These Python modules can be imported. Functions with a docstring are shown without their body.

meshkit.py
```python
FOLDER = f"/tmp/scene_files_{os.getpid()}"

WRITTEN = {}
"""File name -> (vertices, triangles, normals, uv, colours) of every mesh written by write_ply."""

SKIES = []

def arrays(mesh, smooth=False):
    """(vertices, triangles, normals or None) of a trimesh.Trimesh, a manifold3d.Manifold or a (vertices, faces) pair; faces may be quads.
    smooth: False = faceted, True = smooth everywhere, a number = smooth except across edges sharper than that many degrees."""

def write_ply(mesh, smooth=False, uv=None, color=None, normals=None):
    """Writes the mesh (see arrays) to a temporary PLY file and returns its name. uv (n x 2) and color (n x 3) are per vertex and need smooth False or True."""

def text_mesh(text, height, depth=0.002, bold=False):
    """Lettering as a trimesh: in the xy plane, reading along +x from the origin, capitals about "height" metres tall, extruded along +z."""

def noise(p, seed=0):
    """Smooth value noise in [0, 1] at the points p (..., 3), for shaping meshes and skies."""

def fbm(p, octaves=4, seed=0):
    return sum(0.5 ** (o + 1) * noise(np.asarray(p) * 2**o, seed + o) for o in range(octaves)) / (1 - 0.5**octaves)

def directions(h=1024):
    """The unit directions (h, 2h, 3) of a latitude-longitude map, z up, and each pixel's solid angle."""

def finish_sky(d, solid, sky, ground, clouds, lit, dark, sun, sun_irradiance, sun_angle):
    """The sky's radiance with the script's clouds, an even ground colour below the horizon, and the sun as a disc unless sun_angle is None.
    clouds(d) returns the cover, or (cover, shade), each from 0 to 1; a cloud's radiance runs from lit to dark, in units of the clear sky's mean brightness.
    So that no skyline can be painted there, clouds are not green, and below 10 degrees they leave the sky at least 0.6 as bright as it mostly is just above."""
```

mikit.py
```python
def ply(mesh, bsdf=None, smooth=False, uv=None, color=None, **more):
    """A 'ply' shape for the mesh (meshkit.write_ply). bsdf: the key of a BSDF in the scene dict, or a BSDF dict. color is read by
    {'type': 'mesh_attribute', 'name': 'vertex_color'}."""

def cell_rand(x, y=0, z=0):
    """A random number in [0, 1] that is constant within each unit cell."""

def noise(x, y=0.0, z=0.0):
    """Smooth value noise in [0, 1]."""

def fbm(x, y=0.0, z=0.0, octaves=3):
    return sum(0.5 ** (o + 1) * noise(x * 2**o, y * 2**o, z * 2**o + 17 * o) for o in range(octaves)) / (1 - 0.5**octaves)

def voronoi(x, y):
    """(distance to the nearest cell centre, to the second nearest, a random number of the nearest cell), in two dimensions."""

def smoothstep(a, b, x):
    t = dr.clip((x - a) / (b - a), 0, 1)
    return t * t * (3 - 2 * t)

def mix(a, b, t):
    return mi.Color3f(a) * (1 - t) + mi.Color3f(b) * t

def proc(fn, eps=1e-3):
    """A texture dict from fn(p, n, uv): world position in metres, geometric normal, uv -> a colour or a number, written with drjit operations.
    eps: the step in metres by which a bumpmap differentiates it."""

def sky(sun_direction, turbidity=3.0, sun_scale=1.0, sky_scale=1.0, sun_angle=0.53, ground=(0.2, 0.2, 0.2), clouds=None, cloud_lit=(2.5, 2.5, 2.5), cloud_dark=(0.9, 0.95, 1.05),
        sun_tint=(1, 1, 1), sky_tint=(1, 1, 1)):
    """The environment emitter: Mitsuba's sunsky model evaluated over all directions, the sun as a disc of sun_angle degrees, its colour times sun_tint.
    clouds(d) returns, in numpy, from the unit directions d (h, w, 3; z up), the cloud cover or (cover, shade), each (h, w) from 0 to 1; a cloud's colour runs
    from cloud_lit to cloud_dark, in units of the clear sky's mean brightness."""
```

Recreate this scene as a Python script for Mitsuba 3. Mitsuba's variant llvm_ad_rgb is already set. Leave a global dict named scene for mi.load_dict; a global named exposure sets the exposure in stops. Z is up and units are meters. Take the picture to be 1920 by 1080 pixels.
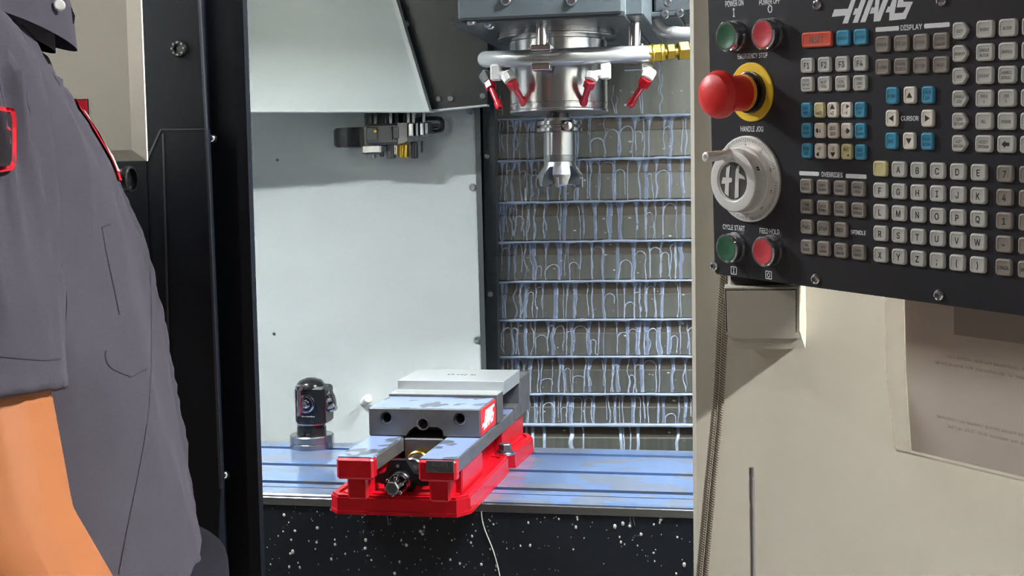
import math, random
import numpy as np, trimesh, manifold3d as m3, mitsuba as mi, drjit as dr
import mikit, meshkit
from shapely.geometry import Polygon, Point, box as sbox
from shapely import affinity
from scipy.spatial.transform import Rotation as RR
V = np.array
T4 = mi.ScalarTransform4f
scene, labels = {}, {}

# ------------------------------------------------------------------ camera
FOC, CAM = 2400.0, V([0, 0, 1.315])
YAW, PITCH, ROLL = np.radians([11.45, 4.27, 1.0])
_cy, _sy = math.cos(YAW), math.sin(YAW)
FWD = V([-_sy * math.cos(PITCH), _cy * math.cos(PITCH), -math.sin(PITCH)])
_r = V([_cy, _sy, 0.0]); _d = np.cross(FWD, _r)
RIGHT, DOWN = math.cos(ROLL) * _r + math.sin(ROLL) * _d, -math.sin(ROLL) * _r + math.cos(ROLL) * _d
scene['camera'] = {'type': 'perspective', 'fov': 2 * math.degrees(math.atan(960 / FOC)), 'fov_axis': 'x', 'near_clip': 0.02, 'far_clip': 100.0,
                   'to_world': T4().look_at(origin=CAM.tolist(), target=(CAM + FWD).tolist(), up=(-DOWN).tolist())}
exposure = 0.0

# ------------------------------------------------------------------ light
scene['ambience'] = {'type': 'constant', 'radiance': {'type': 'rgb', 'value': [0.015, 0.015, 0.015]}}
SHOP_W, SHOP_L = (1.0, 0.98, 0.94), (0.93, 0.985, 1.0)
# (name, centre, half sizes, radiance, colour, label)
LAMPS = [
    ('ceiling_lamp', (3.35, 0.35, 3.75), (0.12, 0.75), 445.0, SHOP_W, 'long ceiling lamp nearest the right wall of the shop'),
    ('ceiling_lamp', (2.65, -1.2, 3.75), (0.12, 0.60), 8.0, SHOP_W, 'long ceiling lamp between the right wall lamp and the one behind the camera'),
    ('ceiling_lamp', (-0.6, -2.6, 3.75), (0.75, 0.12), 15.0, SHOP_W, 'added unseen fill lamp on the ceiling behind the camera'),  # fill light added behind the camera, no such lamp is seen
    ('ceiling_lamp', (-3.4, 0.2, 3.75), (0.12, 0.75), 64.0, SHOP_W, 'added unseen fill lamp on the ceiling over the left of the shop'),  # unseen fill light, added on the left to brighten the control panel
]
WORK_LAMPS = [((0.20, 1.52, 1.95), (0.16, 0.045), 450.0, .036), ((-1.15, 1.52, 1.95), (0.16, 0.045), 310.0, .064)]


# ------------------------------------------------------------------ helpers
def S(r, g, b):
    c = V([r, g, b]) / 255.0
    return np.where(c < 0.04045, c / 12.92, ((c + 0.055) / 1.055) ** 2.4).tolist()


def rgb(c):
    return c if isinstance(c, dict) else {'type': 'rgb', 'value': list(c)}


def mat(name, color, rough=0.5, metal=0.0, spec=0.5, clear=0.0, bump=None, bs=1.0, sheen=0.0):
    d = {'type': 'principled', 'base_color': rgb(color), 'roughness': rough if isinstance(rough, dict) else float(rough), 'metallic': metal if isinstance(metal, dict) else float(metal), 'specular': float(spec)}
    if clear:
        d['clearcoat'] = float(clear); d['clearcoat_gloss'] = 0.95
    if sheen:
        d['sheen'] = float(sheen)
    if bump is not None:
        d = {'type': 'bumpmap', 'arbitrary': bump, 'scale': bs, 'bsdf': d}
    scene[name] = {'type': 'twosided', 'bsdf': d}
    return name


def num(key):
    if not any(k == key or k.startswith(key + '__') for k in KEYS):
        KEYS.add(key); return key
    n = COUNT.get(key, 0)
    while True:
        n += 1
        k = f'{key}_{n:03d}'
        if k not in KEYS:
            COUNT[key] = n; KEYS.add(k); return k


KEYS, COUNT = set(), {}


def tag(key, label=None, cat=None, group=None, kind=None):
    d = {a: b for a, b in (('label', label), ('category', cat), ('group', group), ('kind', kind)) if b}
    if d:
        labels[key] = d
    return key


def thing(name, label, cat, group=None):
    k = name if (name not in KEYS) else None
    if k is None:
        n = COUNT.get(name, 0) + 1
        while f'{name}_{n:03d}' in KEYS: n += 1
        COUNT[name] = n; k = f'{name}_{n:03d}'
    KEYS.add(k)
    return tag(k, label, cat, group)


def obj(name, mesh, m, parent=None, label=None, cat=None, group=None, kind=None, smooth=35, xf=None):
    while parent and parent.count('__') > 1: parent = parent.rsplit('__', 1)[0]
    base = f'{parent}__{name}' if parent else name
    k = base
    if k in KEYS:
        n = COUNT.get(base, 0) + 1
        while f'{base}_{n:03d}' in KEYS: n += 1
        COUNT[base] = n; k = f'{base}_{n:03d}'
    KEYS.add(k)
    d = dict(mesh) if isinstance(mesh, dict) else mikit.ply(mesh, m, smooth)
    if isinstance(mesh, dict) and m:
        d['bsdf'] = {'type': 'ref', 'id': m}
    if xf is not None:
        d['to_world'] = T4(np.asarray(xf).tolist())
    scene[k] = d
    return tag(k, label, cat, group, kind)


def ray(px, py):
    return RIGHT * ((px - 960) / FOC) + DOWN * ((py - 540) / FOC) + FWD


def on(px, py, p0, n):
    r = ray(px, py); n = V(n, float)
    return CAM + r * ((V(p0, float) - CAM) @ n) / (r @ n)


def ay(px, py, y): return on(px, py, [0, y, 0], [0, 1, 0])
def az(px, py, z): return on(px, py, [0, 0, z], [0, 0, 1])


def cat(*ms):
    out = []
    for m in ms:
        if isinstance(m, (list, tuple)): out += list(m)
        else: out.append(m)
    return trimesh.util.concatenate([tm(m) for m in out])


def tm(m):
    if hasattr(m, 'to_mesh'):
        q = m.to_mesh(); return trimesh.Trimesh(q.vert_properties[:, :3], q.tri_verts, process=False)
    return m


def cb(lo, hi, c=0.002):
    """chamfered box"""
    lo, hi = V(lo, float), V(hi, float); c = min(c, 0.45 * (hi - lo).min())
    pts = []
    for s in np.ndindex(2, 2, 2):
        p = np.where(s, hi, lo); q = np.where(s, -1, 1)
        for k in range(3):
            o = q * c; o[k] = 0; pts.append(p + o)
    return trimesh.convex.convex_hull(V(pts))


def mbox(lo, hi):
    lo, hi = V(lo, float), V(hi, float)
    return m3.Manifold.cube((hi - lo).tolist()).translate(lo.tolist())


def hull(pts):
    return trimesh.convex.convex_hull(V(pts, float))


def frame(d):
    d = V(d, float); d /= np.linalg.norm(d)
    a = np.cross(d, [0, 0, 1.0] if abs(d[2]) < 0.9 else [1.0, 0, 0]); a /= np.linalg.norm(a)
    return a, np.cross(d, a), d


def lathe(prof, n=48, axis=(0, 0, 1), at=(0, 0, 0), up=None):
    """profile [(r, h)...] turned about axis; r may be 0 at the ends"""
    a, b, d = frame(axis); prof = V(prof, float); ang = np.arange(n) * 2 * np.pi / n
    ring = np.cos(ang)[:, None] * a + np.sin(ang)[:, None] * b
    v = (prof[:, 0][:, None, None] * ring[None] + prof[:, 1][:, None, None] * d).reshape(-1, 3) + V(at, float)
    f = []
    for i in range(len(prof) - 1):
        for j in range(n):
            k = (j + 1) % n
            p, q, r, s = i * n + j, i * n + k, (i + 1) * n + k, (i + 1) * n + j
            if prof[i, 0] > 1e-9: f.append((p, q, r))
            if prof[i + 1, 0] > 1e-9: f.append((p, r, s))
    return trimesh.Trimesh(v, f, process=False)


def cyl(p, q, r, r2=None, n=24, c=0.0):
    p, q = V(p, float), V(q, float); L = np.linalg.norm(q - p); r2 = r if r2 is None else r2
    pr = [(0, 0), (r - c, 0), (r, c), (r2, L - c), (r2 - c, L), (0, L)] if c else [(0, 0), (r, 0), (r2, L), (0, L)]
    return lathe(pr, n, q - p, p)


def tube(path, r, n=14, cap=True):
    p = V(path, float); t = np.gradient(p, axis=0); t /= np.linalg.norm(t, axis=1, keepdims=True)
    r = np.broadcast_to(V(r, float), len(p))
    a = np.zeros_like(p); a0 = frame(t[0])[0]
    for i in range(len(p)):
        a0 = a0 - t[i] * (a0 @ t[i]); a0 /= np.linalg.norm(a0); a[i] = a0
    b = np.cross(t, a); ang = np.arange(n) * 2 * np.pi / n
    v = (p[:, None] + r[:, None, None] * (np.cos(ang)[None, :, None] * a[:, None] + np.sin(ang)[None, :, None] * b[:, None])).reshape(-1, 3)
    f = []
    for i in range(len(p) - 1):
        for j in range(n):
            k = (j + 1) % n
            f += [(i * n + j, i * n + k, (i + 1) * n + k), (i * n + j, (i + 1) * n + k, (i + 1) * n + j)]
    if cap:
        v = np.vstack([v, p[:1], p[-1:]]); e = len(v) - 2; L = (len(p) - 1) * n
        for j in range(n):
            k = (j + 1) % n
            f += [(e, k, j), (e + 1, L + j, L + k)]
    return trimesh.Trimesh(v, f, process=False)


def spline(pts, n=40):
    from scipy.interpolate import CubicSpline
    p = V(pts, float); s = np.r_[0, np.cumsum(np.linalg.norm(np.diff(p, axis=0), axis=1))]
    return CubicSpline(s, p)(np.linspace(0, s[-1], n))


def extr(poly, h):
    if not isinstance(poly, (Polygon,)) and not hasattr(poly, 'geoms'): poly = Polygon(poly)
    if not poly.is_valid: poly = poly.buffer(0)
    gs = [g for g in getattr(poly, 'geoms', [poly]) if g.area > 0]
    return trimesh.util.concatenate([trimesh.creation.extrude_polygon(g, h, engine='earcut') for g in gs])


def plate_y(pts, y, depth, c=0.0):
    """an upright sheet: outline of (x, z) points in the plane y, going back by depth"""
    m = extr(Polygon([(p[0], p[1]) for p in pts]), depth)
    v = m.vertices; m = trimesh.Trimesh(np.c_[v[:, 0], y + depth - v[:, 2], v[:, 1]], m.faces, process=False)
    m.fix_normals(); return m


def px_plate(pxs, y, depth):
    return plate_y([(lambda q: (q[0], q[2]))(ay(a, b, y)) for a, b in pxs], y, depth)


def move(m, M):
    m = tm(m).copy(); m.apply_transform(M); return m


def mat4(x, y, z, o):
    M = np.eye(4); M[:3, 0], M[:3, 1], M[:3, 2], M[:3, 3] = x, y, z, o; return M


def bolt(p, n, r=0.006, h=0.004, socket=True):
    """button head screw with a socket at p facing n"""
    a, b, d = frame(n)
    pr = [(0, h * 0.55), (r * 0.45, h * 0.55), (r * 0.45, h), (r * 0.7, h), (r * 0.95, h * 0.6), (r, 0.0), (r * 1.02, -0.0005)]
    return lathe(pr[::-1], 20, d, p)


_txt = {}


def text2d(s, h, bold=True, squeeze=0.78, depth=0.0003):
    k = (s, h, bold, squeeze, depth)
    if k not in _txt:
        m = meshkit.text_mesh(s, h, depth, bold)
        v = m.vertices.copy(); x0, x1 = v[:, 0].min(), v[:, 0].max(); y0, y1 = v[:, 1].min(), v[:, 1].max()
        v[:, 0] = (v[:, 0] - (x0 + x1) / 2) * squeeze; v[:, 1] -= h / 2
        _txt[k] = trimesh.Trimesh(v, m.faces, process=False)
    return _txt[k].copy()


# ------------------------------------------------------------------ materials
N, FB, SM, MX = mikit.noise, mikit.fbm, mikit.smoothstep, mikit.mix
mat('beige_paint', S(216, 212, 198), 0.42, spec=0.4)
mat('beige_trim', S(206, 202, 188), 0.38)
mat('black_paint', S(19, 23, 31), 0.55, spec=0.22)
mat('edge_highlight', S(58, 62, 70), 0.4)  # paler black that paints thin highlights along the sheet edges
mat('dark_grey_paint', S(50, 55, 59), 0.30, spec=0.5)
mat('head_grey_paint', S(66, 73, 77), 0.35, spec=0.5)
mat('white_paint', mikit.proc(lambda p, n, uv: MX(S(232, 239, 236), S(238, 244, 242), FB(p.x * 6, p.y * 6, p.z * 9))), 0.33, spec=0.45)
mat('shell_grey', S(120, 124, 124), 0.5)
mat('cover_paint', S(224, 234, 231), 0.33, spec=0.45)
mat('trim_grey', S(104, 108, 108), 0.4, metal=0.3)
mat('steel', S(168, 170, 172), 0.28, metal=1.0)
mat('dark_steel', S(92, 92, 96), 0.38, metal=0.6)
mat('chrome', S(228, 228, 232), 0.10, metal=1.0)
mat('satin_chrome', S(205, 204, 206), 0.22, metal=1.0)
mat('aluminium', S(196, 199, 199), 0.36, metal=0.7)
mat('brass', S(214, 178, 74), 0.24, metal=1.0)
mat('black_plastic', S(22, 22, 25), 0.32)
mat('black_rubber', S(30, 32, 34), 0.18, spec=0.6)
mat('red_vise_paint', S(180, 14, 30), 0.28, spec=0.5, clear=0.4)
mat('red_plastic', S(200, 28, 40), 0.22, clear=0.4)
mat('white_plastic', S(238, 238, 236), 0.3)
mat('pipe_grey', S(176, 178, 180), 0.28, metal=0.5)
mat('vise_steel', mikit.proc(lambda p, n, uv: MX(S(92, 92, 95), S(116, 114, 114), FB(p.x * 40, p.y * 40, p.z * 40))), 0.34, metal=0.55)
mat('cover_steel', mikit.proc(lambda p, n, uv: MX(S(108, 109, 103), S(136, 137, 130), FB(p.x * 5, p.y * 5, p.z * 3) * 0.6 + 0.4 * N(p.x * 220, 0, p.z * 6))), 0.36, metal=0.55)
mat('cover_band', S(98, 91, 82), 0.4, metal=0.5)  # darker, browner tone for the strip below each ledge
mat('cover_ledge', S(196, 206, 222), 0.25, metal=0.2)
mat('coolant_film', S(128, 140, 164), 0.18, spec=0.6)
mat('coolant', S(176, 188, 208), 0.2, spec=0.6)
mat('droplet', S(205, 206, 200), 0.15, spec=0.7)


def puddle(p):
    return SM(0.42, 0.50, FB(p.x * 13 + 3.1, p.y * 26, 0.5, 3))


mat('table_wet', mikit.proc(lambda p, n, uv: MX(S(138, 150, 172), S(128, 156, 202), puddle(p))), mikit.proc(lambda p, n, uv: 0.20 - 0.11 * puddle(p)), metal=0.6, spec=0.7)
mat('vise_wet_top', mikit.proc(lambda p, n, uv: MX(S(92, 98, 108), S(132, 148, 186), SM(0.40, 0.46, FB(p.x * 30, p.y * 30, 1.7, 3)))), 0.2, metal=0.4, spec=0.7)
mat('panel_face', S(46, 46, 50), 0.36, spec=0.4)
mat('panel_ink', S(222, 222, 224), 0.5)
mat('key_grey', S(190, 188, 182), 0.22, clear=0.8)
mat('key_brown', S(140, 132, 124), 0.22, clear=0.8)
mat('key_cream', S(232, 222, 208), 0.22, clear=0.8)
mat('key_blue', S(66, 146, 178), 0.22, clear=0.8)
mat('key_yellow', S(214, 202, 150), 0.22, clear=0.8)
mat('key_red', S(214, 88, 66), 0.25, clear=0.8)
mat('key_rim', S(186, 186, 186), 0.2, clear=0.8)
mat('legend_ink', S(40, 38, 38), 0.5)
mat('legend_faint', S(84, 80, 74), 0.5)
mat('legend_blue', S(20, 70, 92), 0.5)
mat('button_green', S(46, 92, 66), 0.35)
mat('button_red', S(196, 66, 74), 0.35)
mat('stop_red', S(226, 48, 46), 0.38)
mat('stop_yellow', S(250, 208, 60), 0.4)
mat('stop_orange', S(250, 160, 50), 0.4)
mat('dial_silver', S(240, 238, 233), 0.34, metal=0.3)
mat('dial_dark', S(96, 94, 92), 0.35, metal=0.4)
mat('paper', S(226, 213, 200), 0.8, spec=0.1)
mat('paper_print', S(178, 166, 155), 0.8, spec=0.1)
mat('paper_ink', S(172, 160, 148), 0.8, spec=0.1)
scene['sleeve_film'] = {'type': 'blendbsdf', 'weight': 0.13, 'clear': {'type': 'thindielectric', 'int_ior': 1.4}, 'milky': {'type': 'twosided', 'bsdf': {'type': 'diffuse', 'reflectance': {'type': 'rgb', 'value': [0.85, 0.9, 0.95]}}}}
scene['clear_film'] = {'type': 'thindielectric', 'int_ior': 1.3}
mat('braid', mikit.proc(lambda p, n, uv: MX(S(92, 84, 76), S(176, 166, 150), SM(0.3, 0.7, 0.5 + 0.5 * dr.sin(p.z * 2300 + 1500 * p.x)))), 0.5, metal=0.2)
mat('shirt', mikit.proc(lambda p, n, uv: MX(S(74, 73, 83), S(87, 85, 96), FB(p.x * 16, p.y * 16, p.z * 12) * 0.7 + 0.3 * N(p.x * 700, p.y * 700, p.z * 700))), 0.85, spec=0.15, sheen=0.25)
mat('shirt_seam', S(74, 71, 78), 0.9, spec=0.1)
mat('shirt_black', S(30, 28, 32), 0.8, spec=0.2)
mat('patch_red', S(206, 40, 54), 0.7, spec=0.2)
mat('patch_dark', S(48, 44, 50), 0.8, spec=0.2)
mat('patch_white', S(236, 222, 222), 0.7, spec=0.2)
mat('skin', mikit.proc(lambda p, n, uv: MX(S(178, 110, 68), S(190, 122, 79), FB(p.x * 18, p.y * 18, p.z * 18))), 0.5, spec=0.35)
mat('hair', S(34, 26, 22), 0.6)
mat('eye_white', S(230, 226, 220), 0.2)
mat('iris', S(50, 34, 24), 0.2)
mat('lips', S(176, 96, 80), 0.5)
mat('trousers', S(42, 42, 50), 0.9, spec=0.1)
mat('shoe', S(30, 28, 28), 0.5)
mat('shop_wall', S(112, 111, 109), 0.8, spec=0.2)
mat('shop_floor', mikit.proc(lambda p, n, uv: MX(S(92, 91, 88), S(110, 108, 104), FB(p.x * 3, p.y * 3, 0))), 0.5, spec=0.3)
mat('screen_glass', S(14, 16, 20), 0.1)
mat('lens_clear', S(240, 240, 240), 0.4)

# ------------------------------------------------------------------ the shop
obj('floor', cb([-4.2, -4.2, -0.1], [4.2, 4.4, 0.0]), 'shop_floor', kind='structure')
obj('ceiling', cb([-4.2, -4.2, 4.1], [4.2, 4.4, 4.2]), 'shop_wall', kind='structure')
for nm, lo, hi in (('wall_left', [-4.3, -4.2, 0], [-4.2, 4.4, 4.1]), ('wall_right', [4.2, -4.2, 0], [4.3, 4.4, 4.1]), ('wall_back', [-4.2, 4.3, 0], [4.2, 4.4, 4.1]), ('wall_front', [-4.2, -4.3, 0], [4.2, -4.2, 4.1])):
    obj(nm, cb(lo, hi), 'shop_wall', kind='structure')


def emitter(mesh, radiance, color):
    d = mikit.ply(mesh, 'lens_clear', False)
    d['emitter'] = {'type': 'area', 'radiance': {'type': 'rgb', 'value': [radiance * c for c in color]}}
    return d


def quad(c, a, b):
    c, a, b = V(c, float), V(a, float), V(b, float)
    return trimesh.Trimesh([c - a - b, c + a - b, c + a + b, c - a + b], [[0, 1, 2], [0, 2, 3]], process=False)


for nm, c, h, L, col, lab in LAMPS:
    t = thing(nm, lab, 'lamp')
    obj('housing', cb([c[0] - h[0] - .03, c[1] - h[1] - .03, c[2] + .005], [c[0] + h[0] + .03, c[1] + h[1] + .03, 4.1]), 'white_plastic', t)
    obj('diffuser', emitter(quad(c, (h[0], 0, 0), (0, -h[1], 0)), L, col), None, t)

# ------------------------------------------------------------------ the milling machine: enclosure
mill = thing('milling_machine', 'large beige and black machining centre with its doors open', 'milling machine')
# sheet-metal shell around the work area
obj('enclosure_side', cb([-1.62, 1.42, 0.25], [-1.58, 2.75, 2.12]), 'shell_grey', mill)
obj('enclosure_side', cb([0.62, 1.42, 0.25], [0.66, 2.75, 2.12]), 'shell_grey', mill)
obj('enclosure_roof', cb([-1.62, 1.42, 2.12], [0.66, 2.75, 2.16]), 'shell_grey', mill)
obj('enclosure_back', cb([-1.62, 2.75, 0.25], [0.66, 2.79, 2.16]), 'dark_grey_paint', mill)
obj('chip_pan', cb([-1.62, 1.42, 0.20], [0.66, 2.75, 0.25]), 'dark_grey_paint', mill)
obj('header', cb([-1.75, 1.26, 1.98], [1.5, 1.46, 2.16], .006), 'beige_paint', mill)
obj('front_sill', cb([-1.75, 1.26, 0.0], [1.5, 1.46, 0.56], .006), 'beige_paint', mill)
obj('foot_skirt', cb([-1.60, 1.46, 0.0], [0.64, 2.7, 0.20]), 'black_paint', mill)
# right door (open), a deep folded sheet
XD = ay(1296.5, 540, 1.33)[0]
obj('sliding_door', cb([XD, 1.33, 0.56], [1.45, 1.41, 1.98], .004), 'beige_paint', mill)
# left door: beige upper skin with a folded, lighter edge and a mitred lower corner
yb = 1.28
xl, xm, xr = ay(-400, 200, yb)[0], ay(244, 200, yb)[0], ay(268, 200, yb)[0]
zb = ay(250, 302, yb)[2]
t = obj('sliding_door', hull([(xl, yb, zb + .012), (xm, yb, zb + .012), (xl, yb, 1.98), (xm, yb, 1.98), (xr, yb + .0042, zb), (xr, yb + .0042, 1.98), (xl, yb + .0075, zb), (xr, yb + .0075, zb), (xl, yb + .0075, 1.98), (xr, yb + .0075, 1.98)]), 'beige_paint', mill, smooth=False)
r0, r1 = ay(118, 187, yb - .001), ay(166.5, 226, yb - .001)
obj('red_sticker', cb([r0[0], yb - .0008, r1[2]], [r1[0], yb + .001, r0[2]], .0002), 'shirt_black', t)
obj('red_sticker', cb([r0[0], yb - .0014, r1[2] + .001], [r1[0] - .001, yb, r0[2] - .001], .0002), 'patch_red', t)
h0 = ay(232, 336, 1.27)
hd = obj('door_handle', cyl(h0 + V([-.16, 0, 0]), h0 + V([.004, 0, 0]), .0115, n=32, c=.002), 'satin_chrome', t)
obj('collar', lathe([(.0115, 0), (.0140, .001), (.0140, .006), (.0115, .007)], 32, (1, 0, 0), h0 + V([.003, 0, 0])), 'black_plastic', hd)
obj('post', cyl(h0 + V([-.10, 0, 0]), h0 + V([-.10, .06, 0]), .007), 'satin_chrome', hd)
# black door frame: column, cover sheet, inner strip, inner edge
bf = obj('door_frame', px_plate([(-420, 290), (120, 290), (258, 296), (262, -40), (372, -40), (420, 1130), (-420, 1130)], 1.375, .03), 'black_paint', mill, smooth=False)
obj('cover_sheet', px_plate([(272, 303), (301, 243), (385, 242), (413, 917), (404, 1130), (290, 1130)], 1.362, .012), 'black_paint', bf, smooth=False)
obj('fold_rib', px_plate([(303.5, 250), (306.5, 250), (330, 1130), (326.5, 1130)], 1.3605, .004), 'edge_highlight', bf, smooth=False)
obj('fold_rib', px_plate([(269, 306), (274, 303), (288, 700), (284, 700)], 1.3605, .004), 'black_paint', bf, smooth=False)
obj('edge_trim', px_plate([(299, 244), (303, 242), (276, 303), (271, 303)], 1.3605, .004), 'edge_highlight', bf, smooth=False)  # these pale strips paint the light caught on the sheet edges
obj('edge_trim', px_plate([(301, 241.6), (386, 241.0), (386, 243.0), (301, 243.8)], 1.3610, .003), 'edge_highlight', bf, smooth=False)
obj('edge_trim', px_plate([(368.5, -40), (372, -40), (387, 243), (383.5, 243)], 1.3735, .004), 'edge_highlight', bf, smooth=False)
obj('edge_trim', px_plate([(384, 243), (387, 243), (414.5, 917), (411, 917)], 1.3600, .004), 'edge_highlight', bf, smooth=False)
obj('inner_strip', px_plate([(371, -40), (440, -40), (478, 1130), (416, 1130)], 1.392, .02), 'black_paint', bf, smooth=False)
obj('inner_edge', px_plate([(434, -40), (453.7, -40), (491.6, 1130), (470, 1130)], 1.358, .012), 'black_paint', bf, smooth=False)
p = ay(338, 92, 1.375)
sk = obj('socket_plug', lathe([(.0, .002), (.0055, .002), (.0055, .006), (.0085, .006), (.0098, .003), (.0098, -.001)][::-1], 28, (0, -1, 0), p), 'black_rubber', bf)
for k in range(8):
    a = k * math.pi / 4
    obj('tooth', cb(p + V([math.cos(a) * .0070, -.0072, math.sin(a) * .0070]) - .0011, p + V([math.cos(a) * .0070, -.0072, math.sin(a) * .0070]) + .0011, .0004), 'steel', sk)
for px, py in ((398, 260), (422, 890)):
    obj('screw', bolt(ay(px, py, 1.391), (-.2, -1, 0), .0062, .006), 'chrome', bf)

# ------------------------------------------------------------------ interior back: white panel, trim strip, way cover
YW = 2.33
wp = obj('back_panel', plate_y([(-1.58, .30), (ay(905, 700, YW)[0] + .002, .30), (ay(893, 100, YW)[0], 2.12), (-1.58, 2.12)], YW, .012), 'white_paint', mill, smooth=False)
for px, py in ((883, 209), (886.5, 351), (895, 636)):
    obj('screw', bolt(ay(px, py, YW), (0, -1, 0), .0072, .005), 'aluminium', wp)
for px, py in ((514, 626), (744, 242), (520, 300)):
    obj('screw', bolt(ay(px, py, YW), (0, -1, 0), .003, .002), 'steel', wp)
# narrow return edge next to the panel
obj('panel_edge', plate_y([(ay(q[0], q[1], YW - .004)[0], ay(q[0], q[1], YW - .004)[2]) for q in ((889, 195), (899, 195), (914, 800), (905, 800))], YW - .004, .004), 'trim_grey', wp, smooth=False)
ts = obj('trim_strip', plate_y([(ay(q[0], q[1], 2.36)[0], ay(q[0], q[1], 2.36)[2]) for q in ((901, -60), (924, -60), (936, 860), (914, 860))], 2.36, .03), 'dark_grey_paint', mill, smooth=False)
for px, py in ((912.5, 293), (919, 552)):
    obj('screw', bolt(ay(px, py, 2.36), (0, -1, 0), .0058, .004), 'aluminium', ts)

wang = math.radians(4.8)
W0 = ay(924, 400, 2.40); WD, WN = V([math.cos(wang), math.sin(wang), 0]), V([math.sin(wang), -math.cos(wang), 0])


def wpos(px, py):
    q = on(px, py, W0, WN) - W0
    return q @ WD, q[2] + W0[2]


def wall(m):   # local (s, z, out) -> world
    return move(m, mat4(WD, [0, 0, 1], WN, [W0[0], W0[1], 0]))


ledge = [wpos(1107, y)[1] for y in (219.5, 298.2, 377, 451.2, 525.5, 597.5, 666.5, 736, 793)]
wc = tag('milling_machine__way_cover', 'telescopic way cover of overlapping steel plates wet with coolant'); KEYS.add(wc)
S0, S1 = wpos(926, 500)[0], .62
obj('plate', wall(cb([S0, ledge[0], 0], [S1, 2.12, .012], .001)), 'cover_steel', wc)
bott = ledge[1:] + [ledge[-1] - .075]
BAND = .026
for i, z in enumerate(ledge):
    zb_ = bott[i]
    obj('plate', wall(cb([S0, zb_ + .002, .003], [S1, z - BAND, .011], .002)), 'cover_steel', wc)
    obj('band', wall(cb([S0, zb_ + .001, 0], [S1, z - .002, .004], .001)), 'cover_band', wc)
    obj('ledge', wall(cb([S0, z - .0018, 0], [S1, z + .0008, .018], .0008)), 'cover_ledge', wc)
obj('plate', wall(cb([S0, .3, -.01], [S1, bott[-1] + .002, .004], .001)), 'cover_steel', wc)

# coolant running down the way cover
ico = trimesh.creation.icosphere(1, 1.0)
rng = np.random.default_rng(7)


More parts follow.
